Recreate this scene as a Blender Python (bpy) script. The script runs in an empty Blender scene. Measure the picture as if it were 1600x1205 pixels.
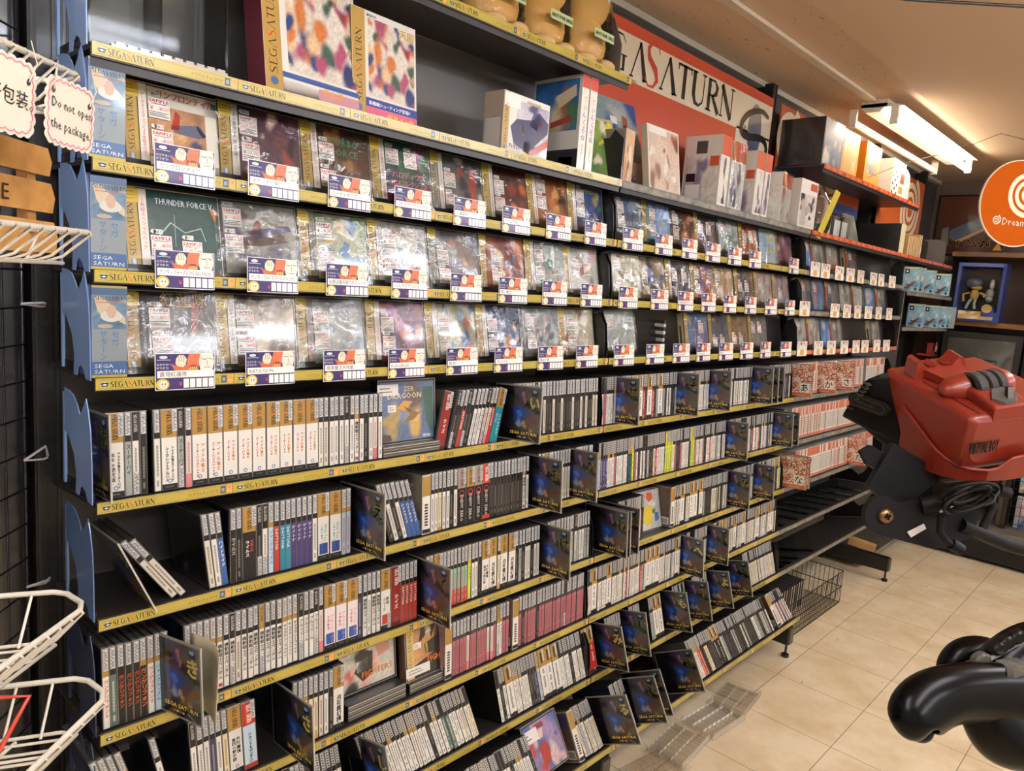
import bpy, math, random
from mathutils import Vector, Matrix
from math import sin, cos, pi, radians
R = random.Random(7)
COL = bpy.context.scene.collection
H = 1.357                                   # lens height above the floor
# ---------------------------------------------------------------- colours and materials
def hx(h):
    if not isinstance(h, str): return h
    h = h.lstrip('#'); h = h if len(h) == 6 else 'ffffff'; v = [int(h[i:i+2], 16)/255 for i in (0, 2, 4)]
    return tuple((c/12.92 if c <= .04045 else ((c+.055)/1.055)**2.4) for c in v) + (1.0,)
def lerp(a, b, t): return tuple(a[i]*(1-t)+b[i]*t for i in range(4))
MATS = {}
def mat(name, rough=.5, metal=0, coat=0, col=None, spec=.5, bump=0, scale=200, mottle=0):
    if name in MATS: return MATS[name]
    m = bpy.data.materials.new(name); m.use_nodes = True; n = m.node_tree.nodes; l = m.node_tree.links
    b = n['Principled BSDF']; b.inputs['Roughness'].default_value = rough; b.inputs['Metallic'].default_value = metal
    b.inputs['Coat Weight'].default_value = coat; b.inputs['Coat Roughness'].default_value = .06
    b.inputs['Specular IOR Level'].default_value = spec
    if col is None:
        a = n.new('ShaderNodeAttribute'); a.attribute_name = 'Col'; src = a.outputs['Color']
    else:
        a = n.new('ShaderNodeRGB'); a.outputs[0].default_value = hx(col); src = a.outputs[0]
    if mottle or bump:
        t = n.new('ShaderNodeTexCoord'); no = n.new('ShaderNodeTexNoise'); no.inputs['Scale'].default_value = scale; no.inputs['Detail'].default_value = 4
        l.new(t.outputs['Object'], no.inputs['Vector'])
    if mottle:
        mx = n.new('ShaderNodeMix'); mx.data_type = 'RGBA'; mx.blend_type = 'MULTIPLY'; mx.inputs[0].default_value = mottle
        l.new(src, mx.inputs[6]); cr = n.new('ShaderNodeValToRGB'); cr.color_ramp.elements[0].position = .35; cr.color_ramp.elements[1].position = .65
        cr.color_ramp.elements[0].color = (.35, .33, .3, 1); l.new(no.outputs['Fac'], cr.inputs[0]); l.new(cr.outputs[0], mx.inputs[7]); src = mx.outputs[2]
    if bump:
        bp = n.new('ShaderNodeBump'); bp.inputs['Strength'].default_value = bump; bp.inputs['Distance'].default_value = .002
        l.new(no.outputs['Fac'], bp.inputs['Height']); l.new(bp.outputs[0], b.inputs['Normal'])
    l.new(src, b.inputs['Base Color'])
    MATS[name] = m; return m
def mat_clear(name, gloss=.12, rough=.05, tint=(.96, .97, .96), ior=1.45, bump=0, scale=30):
    if name in MATS: return MATS[name]
    m = bpy.data.materials.new(name); m.use_nodes = True; n = m.node_tree.nodes; l = m.node_tree.links
    n.remove(n['Principled BSDF']); o = n['Material Output']
    tr = n.new('ShaderNodeBsdfTransparent'); tr.inputs[0].default_value = tint+(1,)
    gl = n.new('ShaderNodeBsdfGlossy'); gl.inputs['Roughness'].default_value = rough; gl.inputs['Color'].default_value = (1, 1, 1, 1)
    fr = n.new('ShaderNodeFresnel'); fr.inputs[0].default_value = ior
    if bump:
        tc = n.new('ShaderNodeTexCoord'); no = n.new('ShaderNodeTexNoise'); no.inputs['Scale'].default_value = scale; no.inputs['Detail'].default_value = 3; no.inputs['Distortion'].default_value = 1.2
        l.new(tc.outputs['Object'], no.inputs['Vector']); bp = n.new('ShaderNodeBump'); bp.inputs['Strength'].default_value = bump; bp.inputs['Distance'].default_value = .01
        l.new(no.outputs['Fac'], bp.inputs['Height']); l.new(bp.outputs[0], gl.inputs['Normal'])
    ad = n.new('ShaderNodeMath'); ad.operation = 'MULTIPLY_ADD'; ad.inputs[1].default_value = 1.0; ad.inputs[2].default_value = gloss; ad.use_clamp = True
    mx = n.new('ShaderNodeMixShader'); l.new(fr.outputs[0], ad.inputs[0]); l.new(ad.outputs[0], mx.inputs[0])
    l.new(tr.outputs[0], mx.inputs[1]); l.new(gl.outputs[0], mx.inputs[2]); l.new(mx.outputs[0], o.inputs[0])
    MATS[name] = m; return m
def mat_emit(name, col, strength):
    m = bpy.data.materials.new(name); m.use_nodes = True; n = m.node_tree.nodes; l = m.node_tree.links
    b = n['Principled BSDF']; b.inputs['Base Color'].default_value = (.9, .9, .9, 1)
    b.inputs['Emission Color'].default_value = hx(col); b.inputs['Emission Strength'].default_value = strength
    return m
PAPER = mat('printed_paper', .42, coat=.12)
GLOSS = mat('glossy_print', .3, coat=.8)
CARD = mat('printed_card', .55, coat=.05)
PLAST = mat('dark_plastic', .28, coat=.4)
STEEL = mat('painted_steel', .42, coat=.1)
WORN = mat('worn_painted_steel', .5, mottle=.75, scale=35, bump=.1)
MATT = mat('matt_surface', .75)
VINYL = mat('sheet_vinyl', .25, coat=.5)
BAG = mat_clear('clear_bag_film', .015, .12, bump=.35, scale=26)
ACRYL = mat_clear('clear_acrylic', .0, .05, (.93, .95, .95), 1.2)
SHELL = mat_clear('clear_case_plastic', .0, .1, (.95, .96, .96), 1.15)
# ---------------------------------------------------------------- thin-and-thick serif capitals (polygon strokes)
SER = {
 'S': (.62, [((.56,.8),(.5,.97),(.26,1.0),(.1,.84),(.14,.64),(.44,.42),(.52,.2),(.38,.03),(.16,.02),(.03,.2)), (.03,.05,.07,.11,.15,.17,.13,.07,.05,.03)]),
 'E': (.56, [((.14,0),(.14,1)),(.15,.15)], [((.02,.97),(.5,.97)),(.05,.05)], [((.02,.03),(.54,.03)),(.05,.05)], [((.14,.53),(.4,.53)),(.05,.05)], [((.5,.8),(.5,.99)),(.04,.05)], [((.54,.02),(.54,.22)),(.05,.04)]),
 'G': (.74, [((.64,.78),(.52,.97),(.3,.98),(.12,.8),(.08,.5),(.14,.2),(.34,.02),(.58,.08)),(.03,.05,.08,.13,.16,.13,.08,.05)], [((.6,.05),(.6,.45)),(.13,.13)], [((.48,.46),(.72,.46)),(.04,.04)]),
 'A': (.72, [((.04,0),(.36,1)),(.04,.05)], [((.34,1),(.64,0)),(.1,.17)], [((-.02,.02),(.14,.02)),(.04,.04)], [((.52,.02),(.76,.02)),(.04,.04)]),
 'T': (.6, [((.3,0),(.3,1)),(.15,.15)], [((-.02,.965),(.62,.965)),(.06,.06)], [((.0,.8),(.0,.99)),(.03,.05)], [((.6,.8),(.6,.99)),(.03,.05)]),
 'U': (.7, [((.12,1),(.12,.3),(.22,.06),(.4,.02),(.56,.14),(.6,.36),(.6,1)),(.16,.15,.12,.07,.05,.04,.04)], [((.0,.98),(.26,.98)),(.04,.04)], [((.5,.98),(.7,.98)),(.04,.04)]),
 'R': (.68, [((.14,0),(.14,1)),(.15,.15)], [((.1,.97),(.4,.97),(.54,.8),(.5,.6),(.34,.5),(.14,.5)),(.04,.06,.13,.13,.06,.04)], [((.3,.5),(.66,0)),(.12,.15)], [((0,.02),(.28,.02)),(.04,.04)]),
 'N': (.76, [((.1,0),(.1,1)),(.04,.05)], [((.06,1),(.62,0)),(.16,.16)], [((.64,0),(.64,1)),(.05,.04)], [((.54,.98),(.76,.98)),(.04,.04)], [((0,.02),(.2,.02)),(.04,.04)]),
 ' ': (.4,),
}
# ---------------------------------------------------------------- glyphs of the built-in font as triangles
_G = {}
_FONT = bpy.data.fonts.load('<builtin>')
def glyph(ch):
    if ch in _G: return _G[ch]
    c = bpy.data.curves.new('g', 'FONT'); c.font = _FONT; c.body = ch; c.resolution_u = 1
    o = bpy.data.objects.new('g', c); COL.objects.link(o)
    dg = bpy.context.evaluated_depsgraph_get(); m = bpy.data.meshes.new_from_object(o.evaluated_get(dg))
    v = [(p.co.x, p.co.y) for p in m.vertices]; f = [tuple(p.vertices) for p in m.polygons]
    bpy.data.objects.remove(o); bpy.data.curves.remove(c); bpy.data.meshes.remove(m)
    w = (max(p[0] for p in v)+.06) if v else .3
    _G[ch] = (v, f, w); return _G[ch]
class MB:
    """Collects faces with a colour per corner; build() links them as ONE mesh object."""
    def __init__(s): s.v = []; s.f = []; s.c = []; s.M = None; s.sm = []; s.smooth = False
    def add(s, pts, faces, col, cols=None):
        b = len(s.v)
        if s.M: pts = [s.M @ Vector(p) for p in pts]
        s.v += [tuple(p) for p in pts]
        col = hx(col) if col is not None else None
        for i, f in enumerate(faces):
            s.f.append([b+k for k in f]); s.sm.append(s.smooth)
            s.c.append([hx(cols[k]) for k in f] if cols else [col]*len(f))
    def poly(s, pts, col, cols=None): s.add(pts, [list(range(len(pts)))], col, cols)
    def box(s, x0, x1, y0, y1, z0, z1, col, **k):
        p = [(x0,y0,z0),(x1,y0,z0),(x1,y1,z0),(x0,y1,z0),(x0,y0,z1),(x1,y0,z1),(x1,y1,z1),(x0,y1,z1)]
        F = dict(bottom=[0,3,2,1], top=[4,5,6,7], front=[0,1,5,4], right=[1,2,6,5], back=[2,3,7,6], left=[3,0,4,7])
        for n, f in F.items():
            c = k.get(n, col)
            if c is not None: s.add([p[i] for i in f], [[0,1,2,3]], c)
    def rect(s, o, ex, ey, w, h, col, cols=None):
        o, ex, ey = Vector(o), Vector(ex), Vector(ey)
        s.poly([o, o+ex*w, o+ex*w+ey*h, o+ey*h], col, cols)
    def disc(s, o, ex, ey, rx, ry, col, n=20, a0=0, a1=2*pi):
        o, ex, ey = Vector(o), Vector(ex), Vector(ey)
        s.poly([o+ex*rx*cos(a0+(a1-a0)*i/n)+ey*ry*sin(a0+(a1-a0)*i/n) for i in range(n+(0 if abs(a1-a0) > 6.2 else 1))], col)
    def line2(s, pts, o, ex, ey, w, col, closed=False):
        o, ex, ey = Vector(o), Vector(ex), Vector(ey); n = len(pts); ws = w if isinstance(w, (list, tuple)) else [w]*n
        L = []; Rr = []
        for i, p in enumerate(pts):
            a = pts[i-1] if (i > 0 or closed) else p; b = pts[(i+1) % n] if (i < n-1 or closed) else p
            d = (b[0]-a[0], b[1]-a[1]); q = math.hypot(*d) or 1; nx, ny = -d[1]/q*ws[i]/2, d[0]/q*ws[i]/2
            L.append(o+ex*(p[0]+nx)+ey*(p[1]+ny)); Rr.append(o+ex*(p[0]-nx)+ey*(p[1]-ny))
        m = n if closed else n-1
        for i in range(m): j = (i+1) % n; s.poly([Rr[i], Rr[j], L[j], L[i]], col)
    def sgrid(s, o, ex, ey, w, h, nx, ny, fn):
        o, ex, ey = Vector(o), Vector(ex), Vector(ey)
        P = [o+ex*w*i/nx+ey*h*j/ny for j in range(ny+1) for i in range(nx+1)]
        C = [fn(i/nx, j/ny) for j in range(ny+1) for i in range(nx+1)]
        F = [[j*(nx+1)+i, j*(nx+1)+i+1, (j+1)*(nx+1)+i+1, (j+1)*(nx+1)+i] for j in range(ny) for i in range(nx)]
        s.add(P, F, None, C)
    def textw(s, t, size): return sum((.3 if c == ' ' else glyph(c)[2]) for c in t)*size
    def text(s, t, o, ex, ey, size, col, width=None, center=False, sq=1.0):
        o, ex, ey = Vector(o), Vector(ex), Vector(ey); w = s.textw(t, size)*sq
        k = sq*(width/w if (width and w > width) else 1); w = s.textw(t, size)*k
        x = -w/2 if center else 0
        for c in t:
            if c == ' ': x += .3*size*k; continue
            v, f, gw = glyph(c)
            s.add([o+ex*(x+p[0]*size*k)+ey*p[1]*size for p in v], f, col); x += gw*size*k
    def textv(s, t, o, ex, ey, size, col, height=None):
        """characters stacked downwards from o (o: top centre of the column)"""
        o, ex, ey = Vector(o), Vector(ex), Vector(ey); st = size*1.02
        if height: st = min(st, height/len(t))
        for i, c in enumerate(t):
            if c == ' ': continue
            v, f, gw = glyph(c); cy = -(i+.5)*st; k = size*min(1, st/size*1.05)
            if c in 'ー〜~—-・':
                s.add([o+ex*((p[1]-.36)*k)+ey*(cy-(p[0]-gw/2)*k) for p in v], f, col)
            else: s.add([o+ex*((p[0]-gw/2+.03)*k)+ey*(cy+(p[1]-.37)*k) for p in v], f, col)
    def serif(s, t, o, ex, ey, size, col, red=-1, redcol='#d8401c', sq=.82, gap=.04, grow=0, bold=.9):
        o, ex, ey = Vector(o), Vector(ex), Vector(ey); x = 0
        for i, c in enumerate(t):
            g = SER[c]; k = size*sq
            big = 1+(grow if i == red else 0)
            for st in g[1:]:
                s.line2([(q[0]*k, q[1]*size*big-(big-1)*size*.3) for q in st[0]], o+ex*x, ex, ey, [w*size*bold for w in st[1]], redcol if i == red else col)
            x += (g[0]+gap)*k
        return x
    def tube(s, pts, r, col, n=8, closed=False, cap=True):
        pts = [Vector(p) for p in pts]; m = len(pts); rs = r if isinstance(r, (list, tuple)) else [r]*m
        V = []; up = None
        for i, p in enumerate(pts):
            a = pts[i-1] if (i > 0 or closed) else p; b = pts[(i+1) % m] if (i < m-1 or closed) else p
            d = (b-a).normalized()
            if up is None: up = Vector((0,0,1)) if abs(d.z) < .9 else Vector((1,0,0))
            e = (up-d*up.dot(d))
            if e.length < 1e-4: e = Vector((1,0,0))-d*d.x
            e.normalize(); g = d.cross(e); up = e
            V += [p+e*cos(2*pi*k/n)*rs[i]+g*sin(2*pi*k/n)*rs[i] for k in range(n)]
        F = []
        for i in range(m if closed else m-1):
            j = (i+1) % m
            F += [[i*n+k, i*n+(k+1) % n, j*n+(k+1) % n, j*n+k] for k in range(n)]
        sm = s.smooth; s.smooth = True; s.add(V, F, col)
        if cap and not closed: s.smooth = False; s.add(V[:n], [list(range(n))[::-1]], col); s.add(V[-n:], [list(range(n))], col)
        s.smooth = sm
    def loft(s, rings, col, caps=True, cols=None):
        n = len(rings[0]); V = [p for r in rings for p in r]
        F = [[i*n+k, i*n+(k+1) % n, (i+1)*n+(k+1) % n, (i+1)*n+k] for i in range(len(rings)-1) for k in range(n)]
        s.add(V, F, col)
        if caps: s.add(rings[0], [list(range(n))[::-1]], col); s.add(rings[-1], [list(range(n))], col)
    def extrude(s, pts, d, col, side=None):
        """flat outline pts pushed along d"""
        pts = [Vector(p) for p in pts]; d = Vector(d); n = len(pts)
        s.poly(pts, col); s.poly([p+d for p in pts][::-1], col)
        for i in range(n): j = (i+1) % n; s.poly([pts[i], pts[i]+d, pts[j]+d, pts[j]][::-1], side or col)
    def mesh(s, name, *mats):
        m = bpy.data.meshes.new(name); m.from_pydata(s.v, [], s.f)
        a = m.color_attributes.new('Col', 'FLOAT_COLOR', 'CORNER')
        flat = []
        for f in s.c:
            for c in f: flat += c
        a.data.foreach_set('color', flat)
        m.polygons.foreach_set('use_smooth', s.sm)
        for t in mats: m.materials.append(t)
        m.update(); return m
    def build(s, name, m, parent=None, **k):
        return link(name, s.mesh(name, m), parent, **k)
def link(name, data, parent=None, loc=None, rot=None, **k):
    o = bpy.data.objects.new(name, data); COL.objects.link(o); o.parent = parent
    if loc is not None: o.location = loc
    if rot is not None: o.rotation_euler = rot
    for a, b in k.items(): o[a] = b
    return o
def tag(o, label, cat, group=None):
    o['label'] = label; o['category'] = cat
    if group: o['group'] = group
    return o
def thing(name, label, cat, loc=(0,0,0), rot=(0,0,0), group=None):
    return tag(link(name, None, None, loc, rot), label, cat, group)
def struct(name, m, material, parent=None):
    o = m.build(name, material, parent)
    if parent is None: o['kind'] = 'structure'
    return o
def dup(root, loc=None, rot=None, label=None, group=None):
    r = root.copy(); COL.objects.link(r)
    if loc is not None: r.location = loc
    if rot is not None: r.rotation_euler = rot
    if label: r['label'] = label
    if group: r['group'] = group
    for ch in list(root.children):
        c = ch.copy(); COL.objects.link(c); c.parent = r
        for g in ch.children:
            d = g.copy(); COL.objects.link(d); d.parent = c
    return r
ONES = 'zeroth first second third fourth fifth sixth seventh eighth ninth tenth eleventh twelfth thirteenth fourteenth fifteenth sixteenth seventeenth eighteenth nineteenth'.split()
TENS = 'x x twent thirt fort fift sixt sevent eight ninet'.split()
def nth(n):
    if n < 20: return ONES[n]
    if n >= 100: return 'hundred-'+(nth(n-100) if n > 100 else 'th')
    return TENS[n//10]+('ieth' if n % 10 == 0 else 'y-'+ONES[n % 10])
X_, Y_, Z_ = (1,0,0), (0,1,0), (0,0,1); DVX = (0,-1,0)
def frand(seed):
    r = random.Random(seed); ph = [(r.uniform(3,9), r.uniform(3,9), r.uniform(0,6.3)) for _ in range(3)]
    return r, lambda u, v: sum(sin(a*u+b*v+c) for a, b, c in ph)/3
def artfn(pal, seed, blobs=7, base=0):
    """abstract cover painting: soft patches of the palette's colours"""
    r, nz = frand(seed); P = [hx(p) for p in pal]
    k_ = 1 if blobs < 12 else .6
    B = [(r.random(), r.random(), r.uniform(.08,.26)*k_, r.uniform(.3,1.6), r.choice(P[1:])) for _ in range(blobs)]
    def f(u, v):
        c = lerp(P[0], P[1 % len(P)], max(0, min(1, .35+.45*nz(u, v)+base*(v-.5))))
        for x, y, s, asp, col in B:
            d = math.hypot(u-x+.05*nz(v*2, u*2), (v-y)*asp+.05*nz(u*3, v))/s
            if d < 1: c = lerp(c, col, min(1, (1-d)*2.2))
        j = 1+r.uniform(-.16,.16)
        return (c[0]*j, c[1]*j, c[2]*j, 1)
    return f
EXPO = 1.3
# ================================================================ THE ROOM
CEIL = 2.175
def room():
    m = MB(); m.box(-1.6, 6.2, -3.2, .3, -.05, 0, '#cdb48c'); 
    f = struct('floor', m, None); f.data.materials.clear(); f.data.materials.append(floor_mat())
    m = MB(); m.box(-1.6, 5.0, -3.2, .3, CEIL, CEIL+.05, '#a58a72'); c = struct('ceiling', m, None); c.data.materials.clear(); c.data.materials.append(ceil_mat())
    m = MB(); m.box(-1.6, 5.0, .262, .32, 0, CEIL, '#3a3230'); struct('wall_north', m, MATT)
    m = MB(); m.box(4.92, 4.98, -.85, .262, 0, CEIL, '#6b5546'); m.box(4.92, 4.98, -3.2, -.85, 0, CEIL, '#8a7a66'); struct('wall_east', m, MATT)
    m = MB(); m.box(-1.66, -1.6, -3.2, .3, 0, CEIL, '#c8c4bc'); struct('wall_west', m, MATT)
    m = MB(); m.box(-1.6, 5.0, -3.26, -3.2, 0, CEIL, '#d2cec6'); struct('wall_south', m, MATT)
    # ceiling battens and the lowered duct casing
    m = MB(); m.box(-1.6, 4.9, .232, .262, CEIL-.02, CEIL-.0005, '#a8a090'); struct('trim_1', m, MATT)
    m = MB(); m.box(-1.6, 2.83, -.035, -.005, CEIL-.012, CEIL-.0005, '#c2b29a'); struct('trim_2', m, MATT)
    m = MB(); m.box(-1.6, 4.9, -3.1, -.2, CEIL-.012, CEIL-.0005, '#bfa385'); struct('ceiling_bulkhead', m, mat('ceiling_paint', .8, bump=.15, scale=9))
def floor_mat():
    m = bpy.data.materials.new('vinyl_floor_tiles'); m.use_nodes = True; n = m.node_tree.nodes; l = m.node_tree.links; b = n['Principled BSDF']
    t = n.new('ShaderNodeTexCoord'); mp = n.new('ShaderNodeMapping'); l.new(t.outputs['Object'], mp.inputs[0]); mp.inputs['Location'].default_value = (-.132, .15, 0)
    br = n.new('ShaderNodeTexBrick'); br.offset = 0; br.squash = 1; br.inputs['Scale'].default_value = 1
    br.inputs['Brick Width'].default_value = .302; br.inputs['Row Height'].default_value = .305; br.inputs['Mortar Size'].default_value = .0012; br.inputs['Mortar Smooth'].default_value = 0
    br.inputs['Color1'].default_value = hx('#ead8b6'); br.inputs['Color2'].default_value = hx('#e6d2ae'); br.inputs['Mortar'].default_value = hx('#8a7858')
    l.new(mp.outputs[0], br.inputs[0])
    no = n.new('ShaderNodeTexNoise'); no.inputs['Scale'].default_value = 5; no.inputs['Detail'].default_value = 6; no.inputs['Roughness'].default_value = .65; l.new(mp.outputs[0], no.inputs['Vector'])
    cr = n.new('ShaderNodeValToRGB'); cr.color_ramp.elements[0].position = .3; cr.color_ramp.elements[1].position = .6; cr.color_ramp.elements[0].color = hx('#e6dcc8'); cr.color_ramp.elements[1].color = (1,1,1,1); l.new(no.outputs['Fac'], cr.inputs[0])
    mp2 = n.new('ShaderNodeMapping'); mp2.inputs['Scale'].default_value = (14, 60, 1); mp2.inputs['Rotation'].default_value = (0,0,.7); l.new(t.outputs['Object'], mp2.inputs[0])
    n2 = n.new('ShaderNodeTexNoise'); n2.inputs['Scale'].default_value = 1; n2.inputs['Detail'].default_value = 2; l.new(mp2.outputs[0], n2.inputs['Vector'])
    c2 = n.new('ShaderNodeValToRGB'); c2.color_ramp.elements[0].position = .23; c2.color_ramp.elements[1].position = .26; c2.color_ramp.elements[0].color = hx('#7b6a50'); c2.color_ramp.elements[1].color = (1,1,1,1); l.new(n2.outputs['Fac'], c2.inputs[0])
    a = br.outputs['Color']
    for c in (cr, c2):
        mx = n.new('ShaderNodeMix'); mx.data_type = 'RGBA'; mx.blend_type = 'MULTIPLY'; mx.inputs[0].default_value = 1; l.new(a, mx.inputs[6]); l.new(c.outputs[0], mx.inputs[7]); a = mx.outputs[2]
    l.new(a, b.inputs['Base Color']); b.inputs['Roughness'].default_value = .42; return m
def ceil_mat():
    m = bpy.data.materials.new('fissured_ceiling_board'); m.use_nodes = True; n = m.node_tree.nodes; l = m.node_tree.links; b = n['Principled BSDF']
    t = n.new('ShaderNodeTexCoord'); mp = n.new('ShaderNodeMapping'); mp.inputs['Scale'].default_value = (12, 60, 1); mp.inputs['Rotation'].default_value = (0,0,1.1); l.new(t.outputs['Object'], mp.inputs[0])
    no = n.new('ShaderNodeTexNoise'); no.inputs['Scale'].default_value = 2.2; no.inputs['Detail'].default_value = 5; l.new(mp.outputs[0], no.inputs['Vector'])
    cr = n.new('ShaderNodeValToRGB'); cr.color_ramp.elements[0].position = .30; cr.color_ramp.elements[1].position = .33; cr.color_ramp.elements[0].color = hx('#6a5442'); cr.color_ramp.elements[1].color = hx('#c8ae94'); l.new(no.outputs['Fac'], cr.inputs[0])
    l.new(cr.outputs[0], b.inputs['Base Color']); b.inputs['Roughness'].default_value = .85; return m
room()
# ================================================================ SHELVING
ROWS = {0:(0,.515), 1:(0,.272), 2:(0,.125), 3:(-.004,-.024), 4:(-.006,-.174), 5:(-.01,-.352), 6:(-.014,-.527), 7:(-.019,-.705), 8:(-.02,-.876), 9:(-.045,-1.037), 10:(-.143,-1.176)}
ROWS = {k: (a, b+H) for k, (a, b) in ROWS.items()}
TILT = {5:4, 6:4, 7:4, 8:4, 9:15, 10:28}
BAYX = [0, 1.2, 2.4, 3.6, 4.45]
BAYN = ['near bay', 'middle bay', 'third bay', 'far bay']
ROWN = {0:'topmost shelf', 1:'upper box shelf', 2:'top display shelf', 3:'middle display shelf', 4:'lowest display shelf', 5:'top browsing shelf', 6:'second browsing shelf', 7:'third browsing shelf', 8:'fourth browsing shelf', 9:'fifth browsing shelf', 10:'bottom browsing shelf'}
POSTY = .2
def make_frame():
    t = thing('gondola_frame', 'black slotted gondola frame along the wall carrying all the game shelves', 'shelving frame', (0,0,0))
    for i, x in enumerate(BAYX):
        m = MB(); w = .019
        m.box(x-w, x+w, POSTY, .26, .03, 2.165, '#17130f')
        m.box(x-w+.003, x-w+.007, POSTY-.003, POSTY, .03, 2.165, '#2a2420'); m.box(x+w-.007, x+w-.003, POSTY-.003, POSTY, .03, 2.165, '#2a2420')
        z = .12
        while z < 2.12:
            m.rect((x-.0035, POSTY-.0006, z), X_, Z_, .007, .017, '#030202'); m.rect((x+.007, POSTY-.0006, z+.004), X_, Z_, .003, .01, '#030202'); z += .025
        m.build('post', STEEL, t)
        m = MB(); m.box(x-.019, x+.019, -.12, .2, .055, .125, '#131110'); m.box(x-.017, x+.017, -.128, -.12, .058, .12, '#4a443c')
        f = m.build('base_foot', STEEL, t)
        m = MB(); m.tube([(x,-.112,.014),(x,-.112,.06)], .005, '#221c18'); m.tube([(x,-.112,.001),(x,-.112,.012)], .014, '#1a1512', n=12); m.build('levelling_pad', STEEL, f)
    for i in range(4):
        m = MB(); a, b = BAYX[i]+.02, BAYX[i+1]-.02; zt = 1.36+.515 if i in (0,) else 1.66 if i < 3 else 1.66
        m.box(a, b, .214, .235, .06, zt if i == 0 else 1.66, '#5c5650' if i != 1 else '#3c3734'); m.build('back_panel', STEEL, t)
    return t
make_frame()
def rail_mesh():
    m = MB(); h = .0165
    m.box(0, .1985, -.0012, 0, -h, 0, '#b9a548')
    y = -.0014
    m.line2([(.0035,-.0025),(.195,-.0025),(.195,-h+.0025),(.0035,-h+.0025)], (0,y,0), X_, Z_, .0003, '#6d5a10', True)
    m.disc((.0115,y-.0001,-.0085), X_, Z_, .0026, .0042, '#9fb4c8', 12); m.disc((.0115,y-.0002,-.0078), X_, Z_, .0055, .0015, '#20283a', 12); m.disc((.0115,y-.0002,-.0105), X_, Z_, .0045, .0012, '#20283a', 12); m.disc((.0115,y-.0003,-.009), X_, Z_, .0024, .0014, '#b8ccdc', 10)
    m.serif('SEGASATURN', (.0185,y-.0001,-.0128), X_, Z_, .0082, '#221505', red=4, sq=1.03)
    m.text('のうてんちょくげき', (.128,y-.0001,-.0115), X_, Z_, .0062, '#6f5a14', width=.047)
    m.rect((.1785,y-.0001,-.0135), X_, Z_, .0085, .0105, '#4b5560'); m.rect((.180,y-.0002,-.0115), X_, Z_, .005, .006, '#8796a2')
    m.rect((.189,y-.0001,-.0145), X_, Z_, .0085, .0125, '#e0a458'); m.rect((.191,y-.0002,-.0075), X_, Z_, .004, .004, '#d88b50')
    return m.mesh('rail_label', VINYL)
RAIL = rail_mesh()
def orange_rail_mesh():
    m = MB(); m.box(0, .1985, -.0012, 0, -.0165, 0, '#c9512a')
    for i in range(3):
        m.disc((.03+.06*i,-.0014,-.008), X_, Z_, .009, .006, '#e9b08c', 12); m.disc((.03+.06*i,-.0016,-.008), X_, Z_, .006, .004, '#c9512a', 12); m.rect((.045+.06*i,-.0014,-.012), X_, Z_, .012, .007, '#dd8a5c')
    return m.mesh('orange_rail_label', VINYL)
ORAIL = orange_rail_mesh()
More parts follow.
